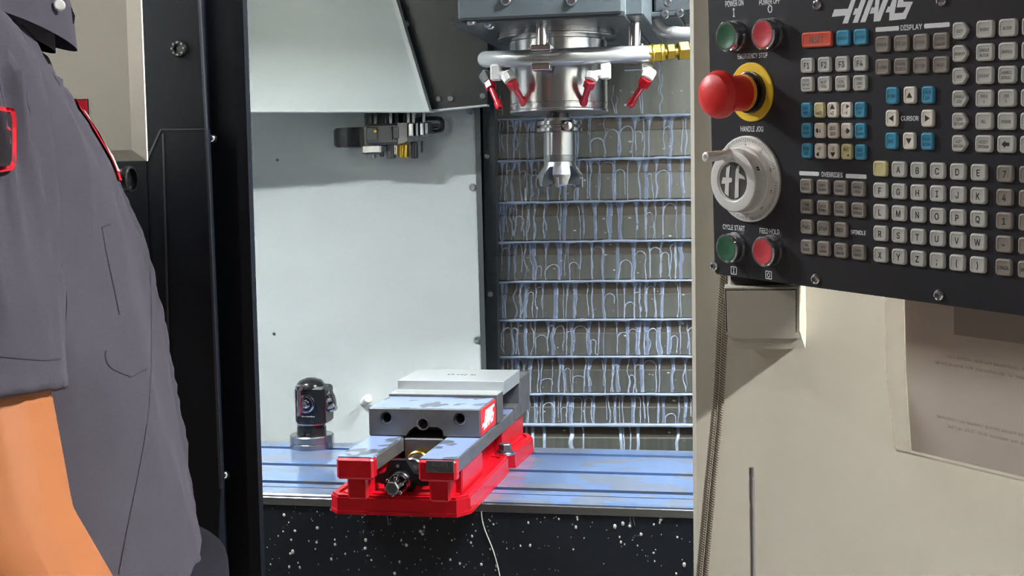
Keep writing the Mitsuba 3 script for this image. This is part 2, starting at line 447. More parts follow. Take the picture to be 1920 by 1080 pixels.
def ribbon(path, hw, out, lift=.0022):
    path = V(path, float); hw = np.broadcast_to(V(hw, float), len(path)); out = np.broadcast_to(V(out, float), len(path))
    t = np.gradient(path, axis=0); t /= np.linalg.norm(t, axis=1, keepdims=True) + 1e-12
    nn = np.c_[-t[:, 1], t[:, 0]]
    k = len(path); v = []
    for e, h in ((-1, 0), (-.55, .8), (0, 1), (.55, .8), (1, 0)):
        q = path + nn * (e * hw)[:, None]
        v.append(np.c_[q, out + h * np.minimum(lift, hw * .8)])
    v = np.vstack(v); f = []
    for r in range(4):
        for i in range(k - 1):
            a, b, c, d = r * k + i, r * k + i + 1, (r + 1) * k + i + 1, (r + 1) * k + i
            f += [(a, c, b), (a, d, c)]
    return trimesh.Trimesh(v, f, process=False)


def outz(z, zt):
    return np.where(z < zt - BAND + .001, .0112, .0042)


runs, films = [], []
sL, sR = S0 + .004, .58
for i, zt in enumerate(ledge[:-1]):
    zl = ledge[i + 1] + .001
    H = zt - zl
    # bead along the ledge
    s = np.linspace(S0, S1, 120)
    w = .0014 + .0018 * meshkit.noise(np.c_[s * 60, s * 0 + i, s * 0], 3)
    runs.append(ribbon(np.c_[s, zt - .001 + .0012 * (meshkit.noise(np.c_[s * 40, s * 0 + i * 7, s * 0], 5) - .5)], w, .0182, .002))
    x = sL + rng.uniform(0, .004)
    dense = i >= 6
    while x < sR:
        left = x < sL + .075
        w_ = rng.uniform(.006, .012) if left or dense and rng.random() < .6 else rng.uniform(.009, .026)
        g = rng.uniform(.0012, .0028) if rng.random() < .62 else rng.uniform(.004, .009)
        tp = zt - (.003 + H * (rng.random() ** 2.2) * (.62 if not left else .35)); bt = zl + H * (rng.random() ** 3) * .3
        if rng.random() < .3: tp = zt - .001
        n = 54; a = np.linspace(0, 1, n); hh = tp - bt; rr = min(w_ / 2, hh * .4)
        # up the left flank, over a rounded top, down the right flank
        zz = np.where(a < .4, bt + (hh - rr) * a / .4, np.where(a > .6, bt + (hh - rr) * (1 - a) / .4, tp - rr + rr * np.sin((a - .4) / .2 * math.pi)))
        xx = np.where(a < .4, x, np.where(a > .6, x + w_, x + w_ / 2 - w_ / 2 * np.cos((a - .4) / .2 * math.pi)))
        fr = rng.uniform(25, 60); am = .005 if left else .0034
        xx = xx + am * (meshkit.noise(np.c_[zz * fr, np.where(a < .5, 0, 3.7) + x * 97, 0 * a], 11) - .5) * 2 * (1 - .6 * np.exp(-((a - .5) / .12) ** 2)) + .0012 * (meshkit.noise(np.c_[zz * fr * 4, a * 0 + x * 191, 0 * a], 12) - .5)
        zz = np.clip(zz + .003 * (meshkit.noise(np.c_[a * 9, a * 0 + x * 57, 0 * a], 13) - .5), zl, zt - .0005)
        keep = a <= (1 if rng.random() < .86 else rng.uniform(.6, .85))
        hw = rng.uniform(.0007, .0013) * (.55 + .9 * meshkit.noise(np.c_[a * 22, a * 0 + x * 51, 0 * a], 9))
        if rng.random() < .82: runs.append(ribbon(np.c_[xx, zz][keep], hw[keep], outz(zz, zt)[keep] + .0006))
        # the wet strip between two dry cells
        n = 24; tt = np.linspace(0, 1, n); z = zt - .002 + (zl - zt + .003) * tt
        xc = x - g / 2 + am * .7 * (meshkit.noise(np.c_[z * fr, z * 0 + x * 97, z * 0], 11) - .5) * 2
        fw = g / 2 * (.55 + .5 * meshkit.noise(np.c_[z * 70, z * 0 + x * 31, z * 0], 8)) + .011 * rng.random() ** 1.5 * np.exp(-tt * 8)
        films.append(ribbon(np.c_[xc, z], fw, outz(z, zt), .0008))
        if g < .003 and rng.random() < .75: runs.append(ribbon(np.c_[xc, z], fw * .62, outz(z, zt) + .0006))
        if g > .004 and rng.random() < .5: runs.append(ribbon(np.c_[xc + g * .42, z], .0006, outz(z, zt) + .0006))
        x += w_ + g
    # fine crazed film at the left and bottom rows
    for k in range(0):
        x = sL + (sR - sL) * rng.random() ** (2.2 if i < 4 else 1.2); z0 = zl + H * rng.uniform(.1, .7); L = rng.uniform(.006, .024)
        a = np.linspace(0, 1, 9)
        xx = x + .005 * np.cumsum(rng.normal(size=9)) * .4; z = z0 - L * a
        z = np.maximum(z, zl)
        runs.append(ribbon(np.c_[xx, z], rng.uniform(.0004, .0009), outz(z, zt)))
# the lowest plate: a few plain runs
zt = ledge[-1]
s = np.linspace(S0, S1, 120)
runs.append(ribbon(np.c_[s, zt - .001 + 0 * s], .0034 + .001 * meshkit.noise(np.c_[s * 40, s * 0, s * 0], 2), .0182, .002))
for px, wd in ((986, .002), (1000, .003), (1020, .003), (1072, .0042), (1093, .0016), (1164, .0032), (1171, .0013), (1197, .003), (1182, .0012), (1270, .003)):
    s_, _ = wpos(px, 810); z = np.linspace(zt, zt - .06, 12)
    runs.append(ribbon(np.c_[s_ + .002 * (meshkit.noise(np.c_[z * 60, z * 0 + px, z * 0], 3) - .5) * 2, z], wd * (1 + .5 * np.exp(-np.arange(12) * .8)), outz(z, zt)))
# the top plate: faint branching runs under the nozzles
for px, z0p, z1p in ((1150, 160, 214), (1155, 180, 214), (1199, 170, 214), (1203, 150, 214), (1240, 140, 214), (940, 180, 218), (1236, 110, 180)):
    a = np.linspace(0, 1, 18); s_, za = wpos(px, z0p); _, zb2 = wpos(px, z1p); z = za + (zb2 - za) * a
    runs.append(ribbon(np.c_[s_ + .008 * (meshkit.noise(np.c_[z * 70, z * 0 + px, z * 0], 3) - .5), z], .0011, .0122))
specks = []
for k in range(170):
    px, py = rng.uniform(926, 1288), rng.uniform(170, 830); sp_, zp = wpos(px, py)
    i = min([j for j, z in enumerate(ledge) if z > zp], default=None, key=lambda j: ledge[j]) if zp < ledge[0] else None
    o = .0122 if i is None else float(outz(np.array([zp]), ledge[i])[0])
    r = .0007 + .0016 * rng.random() ** 3; m = ico.copy(); m.apply_scale([r * rng.uniform(1, 2.2), r, r * .5]); m.apply_translation([sp_, zp, o]); specks.append(m)
obj('coolant_specks', wall(cat(specks)), 'droplet', mill, label='pale droplets and chips on the way cover', kind='stuff', smooth=True)
obj('coolant_film', wall(cat(films)), 'coolant_film', mill, label='thin bluish coolant film on the steel way cover', kind='stuff', smooth=50)
obj('coolant_runs', wall(cat(runs)), 'coolant', mill, label='milky blue coolant running down the steel way cover', kind='stuff', smooth=50)
sl = wpos(987, 364)
obj('metal_sliver', wall(cb([sl[0] - .0022, sl[1] - .013, .012], [sl[0] + .0022, sl[1] + .013, .016], .001)), 'white_plastic', None, 'thin white upright strip on the wet way cover left of the cutter', 'metal chip')  # pale strip set upright on the way cover

# white peg on the panel, left of the vise
a, b = ay(691, 747, YW - .045), ay(679, 757, YW - .002)
pg = obj('peg', cyl(b + V([0, .004, 0]), a, .0055, .0065, n=20, c=.001), 'white_plastic', wp)
obj('peg', cyl(a + (b - a) * .5, a, .0085, n=20, c=.001), 'white_plastic', wp)

# work lamps
for c, h, L, drop in WORK_LAMPS:
    x0, x1, y0, y1, z = c[0] - h[0] - .02, c[0] + h[0] + .02, c[1] - h[1] - .02, c[1] + h[1] + .02, c[2]
    t = obj('work_lamp', cb([x0, y0, z + .004], [x1, y1, z + .06], .004), 'black_paint', mill)
    obj('hood', cb([x0, y1 + .012, z - drop], [x1, y1 + .016, z + .05], .001), 'black_paint', t)  # unseen lip, added to cut lamp light off the cover and upper wall
    obj('hood_bracket', cb([x0, y1 - .002, z + .03], [x1, y1 + .014, z + .05], .001), 'black_paint', t)
    obj('lens', emitter(quad(c, (h[0], 0, 0), (0, -h[1], 0)), L, SHOP_L), None, t)

# ------------------------------------------------------------------ work table
tb = thing('work_table', 'wet steel machine table with long slots and a black front', 'machine table')
TY0, TY1, TX0, TX1, TZ = 1.666, 2.026, -1.10, .16, .90
slots = (1.7365, 1.852, 1.978)
sec = sbox(TY0, TZ - .075, TY1, TZ)
for y in slots:
    sec = sec.difference(sbox(y - .008, TZ - .022, y + .008, TZ + .01)).difference(sbox(y - .014, TZ - .034, y + .014, TZ - .02))
sec = sec.difference(sbox(1.7040, TZ - .004, 1.7075, TZ + .01)).difference(Polygon([(TY0 - .001, TZ - .003), (TY0 + .004, TZ + .001), (TY0 - .001, TZ + .001)]))
m = extr(sec, TX1 - TX0); v = m.vertices
m = trimesh.Trimesh(np.c_[TX0 + v[:, 2], v[:, 0], v[:, 1]], m.faces, process=False); m.fix_normals()
obj('table_top', m, 'table_wet', tb, smooth=False)
obj('front_edge', cb([TX0, TY0 - .003, TZ - .016], [TX1, TY0 + .001, TZ - .004], .0012), 'steel', tb)
obj('front_apron', cb([TX0, TY0 - .0015, .30], [TX1, TY0 + .02, TZ - .015], .002), 'black_paint', tb)
obj('saddle', cb([-.75, TY0 + .03, .25], [-.1, TY1 - .02, TZ - .076], .004), 'dark_grey_paint', tb)
drops = []
ico = trimesh.creation.icosphere(1, 1.0)
for k in range(380):
    px = rng.uniform(494, 1294); py = 940 + rng.random() ** 1.5 * 140
    q = ay(px, py, TY0 - .0016)
    if q[2] > TZ - .018: continue
    r = .0005 + .0019 * rng.random() ** 4
    mm = ico.copy(); mm.apply_scale([r, r * .45, r * rng.uniform(1, 1.6)]); mm.apply_translation(q); drops.append(mm)
obj('coolant_droplets', cat(drops), 'droplet', tb, label='pale coolant droplets spattered over the black table front', kind='stuff', smooth=True)
dp = spline([ay(a, b, TY0 - .002) for a, b in ((906, 936), (903, 965), (908, 990), (920, 1020), (930, 1050), (939, 1090))], 30)
obj('coolant_trickle', tube(dp, .0009, 6), 'droplet', tb)
for px in (725, 1180, 1186):
    obj('coolant_trickle', tube([ay(px, 955, TY0 - .0016), ay(px + 1, 968, TY0 - .0016), ay(px + 4, 985, TY0 - .0016)], .0007, 6), 'dark_steel', tb)

# ------------------------------------------------------------------ vise
vs = thing('machine_vise', 'red and grey steel machine vise bolted on the wet table', 'vise')
VX0, VX1, ZB = -.5525, -.3925, .978
vc = (VX0 + VX1) / 2
ol = Polygon([(-.5555, 1.566), (-.395, 1.568), (-.381, 1.59), (-.381, 1.836), (-.400, 1.842), (-.400, 1.866), (-.378, 1.870), (-.372, 1.99), (-.385, 2.02), (-.560, 2.02), (-.572, 1.99), (-.572, 1.87), (-.550, 1.866), (-.550, 1.842), (-.570, 1.836), (-.570, 1.584)])


def vext(poly, z0, z1):
    m = extr(poly, z1 - z0); m.apply_translation([0, 0, z0]); return m


inn = ol.buffer(-.010, join_style='mitre'); inn2 = ol.buffer(-.0165, join_style='mitre')
base = cat(vext(ol, TZ, TZ + .006), vext(ol.buffer(-.0012), TZ + .006, TZ + .022), vext(ol.buffer(-.0035), TZ + .022, TZ + .0255), )
base = cat(vext(ol, TZ + .0003, TZ + .005), vext(ol.buffer(-.001), TZ + .005, TZ + .022), vext(ol.buffer(-.003).difference(inn), TZ + .022, TZ + .0252), vext(inn2, TZ + .022, TZ + .0250))
obj('base', base, 'red_vise_paint', vs, smooth=False)
RW = .050
for x0, x1, xi in ((VX0, VX0 + RW, 1), (VX1 - RW, VX1, -1)):
    obj('rail_body', cat(cb([x0, 1.559, ZB - .030], [x1, 1.578, ZB - .0022], .003), cb([x0 + .012, 1.565, TZ + .02], [x1 - .010, 1.60, ZB - .026], .003),
                         cb([x0 + (.002 if xi > 0 else .010), 1.60, TZ + .02], [x1 - (.010 if xi > 0 else .002), 1.72, ZB - .020], .002), cb([x0 + .016, 1.70, TZ + .02], [x1 - .016, 2.0, ZB - .02], .002),
                         cb([x0 + .002, 1.86, TZ + .02], [x1 - .002, 2.02, ZB - .02], .002)), 'red_vise_paint', vs)
    rl = obj('bed_rail', cb([x0, 1.574, ZB - .021], [x1, 2.05, ZB - .0015], .0012), 'vise_steel', vs)
    obj('wet_face', cb([x0 + .0015, 1.562, ZB - .0028], [x1 - .0015, 2.04, ZB], .0008), 'vise_wet_top', rl)
k0, k1 = ay(799, 863, 1.5585), ay(851, 887, 1.5585)
nb = obj('name_plate', cb([k0[0], 1.5575, k1[2]], [k1[0], 1.560, k0[2]], .0005), 'dark_steel', vs)
tx = cat(move(text2d('KURT', .0062, True, .95), np.eye(4)), trimesh.Trimesh(text2d('D64', .0040, True, .9).vertices + [-.008, -.0085, 0], text2d('D64', .0040, True, .9).faces, process=False))
obj('lettering', tx, 'trim_grey', nb, xf=mat4([1, 0, 0], [0, 0, 1], [0, -1, 0], [(k0[0] + k1[0]) / 2 + .001, 1.5574, (k0[2] + k1[2]) / 2 + .003]), smooth=False)
# movable jaw with three counterbored holes and an arch underneath
JY, JZ = 1.70, 1.0176
jaw = tm(cb([VX0, JY, ZB + .0005], [VX1, 1.80, JZ], .0013))
jm = m3.Manifold(m3.Mesh(np.asarray(jaw.vertices, np.float32), np.asarray(jaw.faces, np.uint32)))
holes = [ay(x, y, JY) for x, y in ((724.5, 783), (793, 795), (862, 785))]
for h in holes:
    jm -= m3.Manifold.cylinder(.05, .0062, .0062, 28).rotate([90, 0, 0]).translate([h[0], JY + .049, h[2]])
    jm -= m3.Manifold.cylinder(.0025, .0062, .0088, 28).rotate([90, 0, 0]).translate([h[0], JY + .0024, h[2]])
a0 = [ay(x, y, JY) for x, y in ((757, 824), (772, 819), (812, 819), (820, 826))]
arch = m3.CrossSection([[(vc - .034, ZB - .01), (vc + .030, ZB - .01), (vc + .026, ZB + .010), (vc + .020, ZB + .014), (vc - .014, ZB + .014), (vc - .022, ZB + .008)]]).extrude(.2)
jm -= m3.Manifold(m3.Mesh(*[(lambda q: (np.asarray(np.c_[q.vert_properties[:, 0], 1.69 + q.vert_properties[:, 2] * .3, q.vert_properties[:, 1]], np.float32), np.asarray(q.tri_verts[:, ::-1], np.uint32)))(arch.to_mesh())][0]))
mj = obj('movable_jaw', jm, 'vise_steel', vs, smooth=30)
obj('wet_face', cb([VX0 + .0015, JY + .0015, JZ - .0004], [VX1 - .0015, 1.7985, JZ + .0005], .0003), 'vise_wet_top', mj)
for h in holes:
    obj('bolt_hole', lathe([(.0089, -.0001), (.0089, .0006), (.0074, .0006), (.0063, -.0022)], 28, (0, -1, 0), (h[0], JY, h[2])), 'satin_chrome', mj)
# the jaw's badge: red plate with white lettering on the right flank
bp = [V([VX1, JY + .002, JZ - .001]), V([VX1, 1.7985, JZ - .001]), V([VX1, 1.7985, ZB + .003]), V([VX1, JY + .002, ZB + .003])]
bd = obj('badge', cb([VX1 - .0005, JY + .002, ZB + .002], [VX1 + .0008, 1.799, JZ - .001], .0003), 'red_plastic', mj)


def logo2d():
    """the slanted lettering HAAS as polygons, 0..~1.5 wide, about 0.5 tall (x right, y up)"""
    q = 100 / 265.0
    def up(x, y): return (x + (y + 150) * q, -150)
    P = [[(700 + 56, -150), (745 + 56, -150), (660, 262), (600, 266)], [(510, 105), (676, 98), (650, 172), (480, 190)],
         [(806 + 56, -150), (862 + 56, -150), (772, 255), (715, 258)], [(742, 95), (800, 92), (780, 158), (716, 168)],
         [(895 + 56, -150), (950 + 56, -150), (858, 248), (800, 252)],
         [(1000 + 40, -150), (1000, 150), (1055 + 56, -150), (1120 + 56, -150), (1022, 238), (950, 243), (958, 150), (905, 155), (930, 85), (964, 80), (985, -150)],
         [(1150 + 56, -150), (1200 + 40, -150), (1186, 150), (1284, 142), (1318, 78), (1210, 84), (1236, -40), (1255, -150), (1470, -150), (1448, -92), (1300, -90), (1285, 20), (1385, 18), (1392, 22), (1308, 214), (1126, 232), (1130, 138), (1085, 140), (1112, 75), (1136, 72)]]
    return [[(x, y) for x, y in p] for p in P]


LG = logo2d()
lx = [x for p in LG for x, _ in p]; ly = [y for p in LG for _, y in p]


def logo_mesh(f, h):
    """f maps logo pixels to plane metres (x, y)"""
    return cat([extr(Polygon([f(x, y) for x, y in p]).buffer(0), h) for p in LG])


sx, sy = .082 / (max(lx) - min(lx)), .026 / (max(ly) - min(ly))
lm = logo_mesh(lambda x, y: ((x - min(lx)) * sx, (max(ly) - y) * sy), .0006)
obj('lettering', lm, 'white_plastic', bd, xf=mat4([0, 1, 0], [0, 0, 1], [1, 0, 0], [VX1 + .0006, JY + .009, ZB + .0075]), smooth=False)
jp = obj('jaw_plate', cat(cb([VX0 - .001, 1.802, ZB + .002], [VX1 + .003, 1.842, JZ + .0040], .001)), 'vise_steel', vs)
obj('jaw_step', cb([VX0 - .0005, 1.8032, JZ + .0036], [VX1 + .0025, 1.8415, JZ + .0045], .0003), 'aluminium', vs)
obj('jaw_plate', cb([VX0 - .001, 1.966, ZB + .002], [VX1 + .003, 1.984, 1.014], .001), 'vise_steel', vs)
obj('fixed_jaw', cat(cb([VX0, 1.982, ZB - .018], [VX1 + .004, 2.052, 1.0215], .0015), cb([VX0, 1.935, ZB - .019], [VX1 + .002, 1.99, ZB + .004], .0015)), 'vise_steel', vs)
obj('jaw_keel', cat(cb([vc - .030, 1.70, .93], [vc + .028, 1.84, .976], .002), cb([vc - .026, 1.84, .92], [vc + .026, 2.0, .955], .002)), 'dark_steel', vs)
# lead screw, nut and thrust bracket
sa = ay(730, 915, 1.552); zs = sa[2]; xs_ = sa[0] + .004
obj('lead_screw', cat(cyl((xs_, 1.60, zs), (xs_, 1.86, zs), .010, n=24)), 'satin_chrome', vs)
obj('brass_nut', cat(cyl((xs_, 1.672, zs + .006), (xs_, 1.735, zs + .006), .0175, n=32, c=.002)), 'brass', vs)
obj('nut_sleeve', cyl((xs_, 1.645, zs + .004), (xs_, 1.676, zs + .004), .0155, n=32, c=.002), 'steel', vs)
yb_ = 1.597
br = [ay(x, y, yb_) for x, y in ((693, 892), (693, 901), (720, 908), (723, 922), (738, 931), (757, 932), (773, 922), (779, 911), (803, 911), (804, 893), (776, 888), (767, 873), (761, 863), (733, 863), (727, 872), (722, 886), (712, 890))]
bk = obj('thrust_bracket', plate_y([(q[0], q[2]) for q in br], yb_, .012), 'black_plastic', vs, smooth=False)
obj('pin', cyl(ay(745.5, 874, yb_), ay(745.5, 874, yb_ - .002), .0022, n=12), 'steel', bk)
hx = obj('screw_head', cat(cyl((xs_, 1.549, zs), (xs_, 1.574, zs), .0098, n=6, c=.0015), lathe([(.0125, 0), (.0135, .002), (.0135, .008), (.011, .010), (.013, .012), (.0142, .014), (.0142, .022), (.009, .024)], 32, (0, 1, 0), (xs_, 1.574, zs))), 'chrome', vs)
for k in range(6):
    a = k * math.pi / 3 + .3
    q = V([xs_ + math.cos(a) * .0112, 1.558, zs + math.sin(a) * .0112])
    obj('spline', cyl(q, q + V([0, .024, 0]), .0024, n=10, c=.0008), 'chrome', hx)
obj('drive_recess', lathe([(.0, .0), (.0066, 0), (.0076, .0006)], 24, (0, -1, 0), (xs_, 1.5488, zs)), 'dark_steel', hx)

# hold-down bolt on the vise's ear
bq = az(947, 851, TZ + .0255)
cbx, cby = bq[0], bq[1]
ct = thing('hold_down_bolt', 'dark hex bolt with a round steel washer clamping the red vise base', 'bolt')
obj('washer', lathe([(.006, 0), (.0145, 0), (.0152, .001), (.0152, .003), (.0142, .0042), (.006, .0042)], 36, (0, 0, 1), (cbx, cby, TZ + .0252)), 'satin_chrome', ct)
obj('head', cat(cyl((cbx, cby, TZ + .0293), (cbx, cby, TZ + .0415), .0098, n=6, c=.0014), cyl((cbx, cby, TZ + .0293), (cbx, cby, TZ + .032), .0108, n=28)), 'dark_steel', ct)

# work piece in the jaws
wk = thing('workpiece', 'bright machined aluminium block clamped in the top of the vise', 'metal block')
zt_ = ay(834, 713, 1.846)[2]
obj('block', cb([VX0 + .0008, 1.8425, zt_ - .0205], [VX1 + .0042, 1.9655, zt_], .0008), 'aluminium', wk)
obj('stamped_mark', move(text2d('42 663  M', .0075, True, .9, .0002), mat4([1, 0, 0], [0, 1, 0], [0, 0, 1], [-.468, 1.905, zt_ + .00005])), 'dark_steel', wk, smooth=False)

# ------------------------------------------------------------------ tool setting gauge on the table
ts_ = thing('tool_setter', 'black tool setting gauge with a chrome dial on a round aluminium base', 'measuring gauge')
sc_ = az(585.5, 838, TZ); sx0, sy0 = sc_[0], sc_[1]; mm = np.linalg.norm(sc_ - CAM) / FOC * 1.0
obj('base', cat(lathe([(0, 0), (40 * mm, 0), (40 * mm, .0085), (39 * mm, .0095), (40 * mm, .0105), (40 * mm, .020), (38 * mm, .0222), (0, .0222)], 48, (0, 0, 1), (sx0, sy0, TZ))), 'steel', ts_)
zz = TZ + .022
obj('neck', lathe([(0, 0), (26.5 * mm, 0), (26.5 * mm, .012), (25 * mm, .0125), (25 * mm, .0165), (26.5 * mm, .017), (26.5 * mm, .024), (0, .024)], 36, (0, 0, 1), (sx0, sy0, zz)), 'black_plastic', ts_)
obj('ring', lathe([(26 * mm, .017), (28 * mm, .0175), (28 * mm, .020), (26 * mm, .0205)], 36, (0, 0, 1), (sx0, sy0, zz)), 'satin_chrome', ts_)
zz += .022
yF = sy0 - 26 * mm
bl, brr, btop = ay(552, 760, yF), ay(600, 760, yF), ay(575, 726, yF)
bdy = obj('body', cat(cb([bl[0], yF, zz - .002], [brr[0] + .008, yF + .045, btop[2]], .004)), 'black_plastic', ts_)
dmp = ay(586, 731, yF + .02)
obj('dome', lathe([(.024, 0), (.023, .006), (.018, .012), (.009, .0155), (0, .0162)], 28, (0, 0, 1), (sx0 + .001, yF + .022, btop[2] - .004)), 'black_rubber', bdy)
dc = ay(574.5, 757, yF)
dl = obj('dial', lathe([(.0155, -.001), (.0160, .003), (.0150, .005), (.0125, .0055), (.0115, .004), (.007, .004), (.0055, .007), (.002, .0075), (0, .0078)], 40, (0, -1, 0), dc), 'chrome', ts_)
obj('hub', lathe([(.0042, 0), (.0042, .003), (.003, .0035), (0, .0035)], 24, (0, -1, 0), dc + V([-.001, -.007, 0])), 'dark_steel', dl)
ls0, ls1 = ay(561, 778, yF - .010), ay(561, 727, yF - .010)
lv = obj('thumb_screw', cat(cyl(ls0, ls1, .0030, n=16), cyl(ls0 + V([0, 0, -.002]), ls0 + V([0, 0, .004]), .0036, n=16, c=.001), cyl(ls1 + V([0, 0, -.004]), ls1 + V([0, 0, .004]), .0062, n=16, c=.001)), 'satin_chrome', ts_)
e0, e1 = ay(608, 752, yF + .035), ay(622, 750, yF + .030)
ex = V([.93, .18, .32]); ex /= np.linalg.norm(ex)
kn = obj('side_knob', lathe([(0, 0), (.014, 0), (.0195, .006), (.0195, .012), (.0165, .018), (.010, .021), (0, .021)], 10, ex, ay(604, 752, yF + .028)), 'black_plastic', ts_)
for k in range(10):
    aa, bb, dd = frame(ex); a = k * math.pi / 5
    q = ay(604, 752, yF + .028) + dd * .010 + (aa * math.cos(a) + bb * math.sin(a)) * .0188
    obj('grip', cyl(q - dd * .003, q + dd * .009, .0042, n=8, c=.001), 'satin_chrome', kn)
obj('side_window', cyl((brr[0] + .007, yF + .020, dc[2] + .002), (brr[0] + .0095, yF + .020, dc[2] + .002), .0095, n=28, c=.001), 'chrome', bdy)
obj('marking', move(text2d('TOOL SETTER', .0032, True, .75, .0002), mat4([1, 0, 0], [0, 0, 1], [0, -1, 0], [dc[0] + .003, yF - .0001, ay(575, 781, yF)[2]])), 'panel_ink', bdy, smooth=False) if False else None
wl = [ay(x, 781, yF) for x in (566, 591)]
obj('marking', cat([cb([wl[0][0] + (wl[1][0] - wl[0][0]) * (k / 9), yF - .0003, wl[0][2] - .0009], [wl[0][0] + (wl[1][0] - wl[0][0]) * ((k + .7) / 9), yF + .0005, wl[0][2] + .0009 + .0006 * (k % 3 == 0)], .0001) for k in range(9)]), 'panel_ink', bdy, smooth=False)
for px in (566, 578.5):
    q = ay(px, 818, sy0 - 32 * mm)
    obj('cap_screw', cyl(V([q[0], q[1], TZ + .0222]), V([q[0], q[1], TZ + .0275]), .0042, n=18, c=.001), 'black_rubber', ts_)

# ------------------------------------------------------------------ tool changer
tc = thing('tool_changer', 'white sheet-metal tool changer housing with a dark flank, hanging in the machine', 'tool changer')
YC = 2.19
cA = [ay(x, y, YC) for x, y in ((300, 212), (799, 209), (738, -8), (700, -140), (300, -140))]
def lean(m):
    m = tm(m); m.vertices[:, 1] += (m.vertices[:, 0] + .59) * .10; return m


mat('flank_shade', S(25, 28, 31), 0.35, spec=0.4)  # extra dark colour paints in how little light the flank gets
obj('cover', lean(plate_y([(q[0], q[2]) for q in cA], YC, .003)), 'cover_paint', tc, smooth=False)
lip = [ay(x, y, YC - .004) for x, y in ((733, -8), (741, -8), (806, 209), (797, 209))]
obj('cover_lip', plate_y([(q[0], q[2]) for q in lip], YC - .006, .02), 'white_paint', tc, smooth=False)
obj('cover_lip', lean(plate_y([(q[0], q[2]) for q in (ay(300, 213, YC - .003), ay(806, 210, YC - .003), ay(806, 207, YC - .003), ay(300, 209.5, YC - .003))], YC - .006, .03)), 'white_paint', tc, smooth=False)
fl = [ay(x, y, YC + .03) for x, y in ((738, -40), (805, 207), (913, 196), (915, -40))]
fk = obj('flank', plate_y([(q[0], q[2]) for q in fl], YC + .03, .004), 'flank_shade', tc, smooth=False)
obj('flank_lip', plate_y([(q[0], q[2]) for q in (ay(800, 210, YC + .022), ay(836, 206, YC + .022), ay(913, 198.5, YC + .022), ay(913, 195.5, YC + .022), ay(800, 206.5, YC + .022))], YC + .022, .02), 'white_paint', fk, smooth=False)
for px, py in ((762, 45), (822, 186), (845, 185), (905, 180)):
    obj('screw', bolt(ay(px, py, YC + .03), (.15, -1, 0), .0058, .006), 'aluminium', fk)
# changer arm
ar = tag('tool_changer__gripper_arm', 'black and chrome gripper arm'); KEYS.add(ar)
YA = 2.27


def A(px, py, y=YA): return ay(px, py, y)


sh0, sh1 = A(735, 232), A(735, 205)
obj('shaft', cat(cyl(A(712, 236, YA + .03), V([*A(712, 236, YA + .03)[:2], A(735, 195)[2] + .12]), .028, n=32), cyl(A(770, 236, YA + .05), V([*A(770, 236, YA + .05)[:2], A(735, 195)[2] + .12]), .022, n=32)), 'black_rubber', ar)
for px in (733, 766, 776, 795):
    q = A(px, 236, YA - .005)
    obj('rod', cyl(q, V([q[0], q[1], A(735, 195)[2] + .12]), .003, n=12), 'satin_chrome', ar)
zu, zl_ = A(680, 239)[2], A(680, 275)[2]
# left jaw: a thick C shaped bow
th = np.linspace(math.radians(62), math.radians(298), 30)
xc0 = A(694, 257)[0]; rad = xc0 - A(636, 257)[0]
m = []
pth = [(xc0 - rad * math.cos(t - math.pi), YA + .012 + rad * .32 * math.sin(t)) for t in th]
outl = Polygon(pth).buffer(.012).difference(Polygon(pth).buffer(-.014)) if False else None
from shapely.geometry import LineString
bow = LineString(pth).buffer(.0135, cap_style='flat')
bm = vext(bow, zl_ + .003, zu - .003); bm2 = vext(bow.buffer(-.003), zl_, zu)
obj('jaw_bow', cat(bm, bm2), 'black_rubber', ar, smooth=40)
c0, c1 = A(694, 234), A(757, 273)
hb = obj('hub', cat(cb([c0[0], YA - .030, c1[2] + .002], [c1[0], YA + .03, c0[2]], .004)), 'dark_steel', ar)
q0, q1 = A(733, 237, YA - .031), A(749, 261, YA - .031)
obj('lock_pin', cat(cb([q0[0], YA - .034, q1[2]], [q0[0] + .003, YA - .028, q0[2]], .0008), cb([q0[0] + .0045, YA - .036, q1[2] + .001], [q1[0], YA - .028, q0[2] - .001], .001)), 'dark_steel', ar)
obj('cover_plate', cb([c0[0] + .002, YA - .0335, c1[2] + .008], [c0[0] + .024, YA - .029, c0[2] - .006], .002), 'trim_grey', ar)
obj('latch', bolt(A(704, 246, YA - .0335), (0, -1, 0), .004, .003), 'brass', ar)
c2, c3 = A(755, 232), A(771, 272)
obj('shoulder', hull([(c2[0], YA - .034, c2[2]), (c3[0], YA - .026, c2[2]), (c2[0], YA - .034, c3[2]), (c3[0], YA - .026, c3[2] + .006), (c2[0], YA + .03, c2[2]), (c3[0], YA + .03, c2[2]), (c2[0], YA + .03, c3[2]), (c3[0], YA + .03, c3[2] + .006)]), 'satin_chrome', ar, smooth=False)
for k, (xa, xb, yt, ybt) in enumerate(((771, 782, 231, 258), (783, 790, 230, 257), (790, 799, 230, 256), (798, 806, 229, 254))):
    f0, f1 = A(xa, yt, YA + .0), A(xb, ybt, YA + .0)
    obj('finger', cb([f0[0], YA - .024 + .004 * k, f1[2]], [f1[0] - .001, YA + .03, f0[2]], .0025), 'steel' if k % 2 else 'satin_chrome', ar)
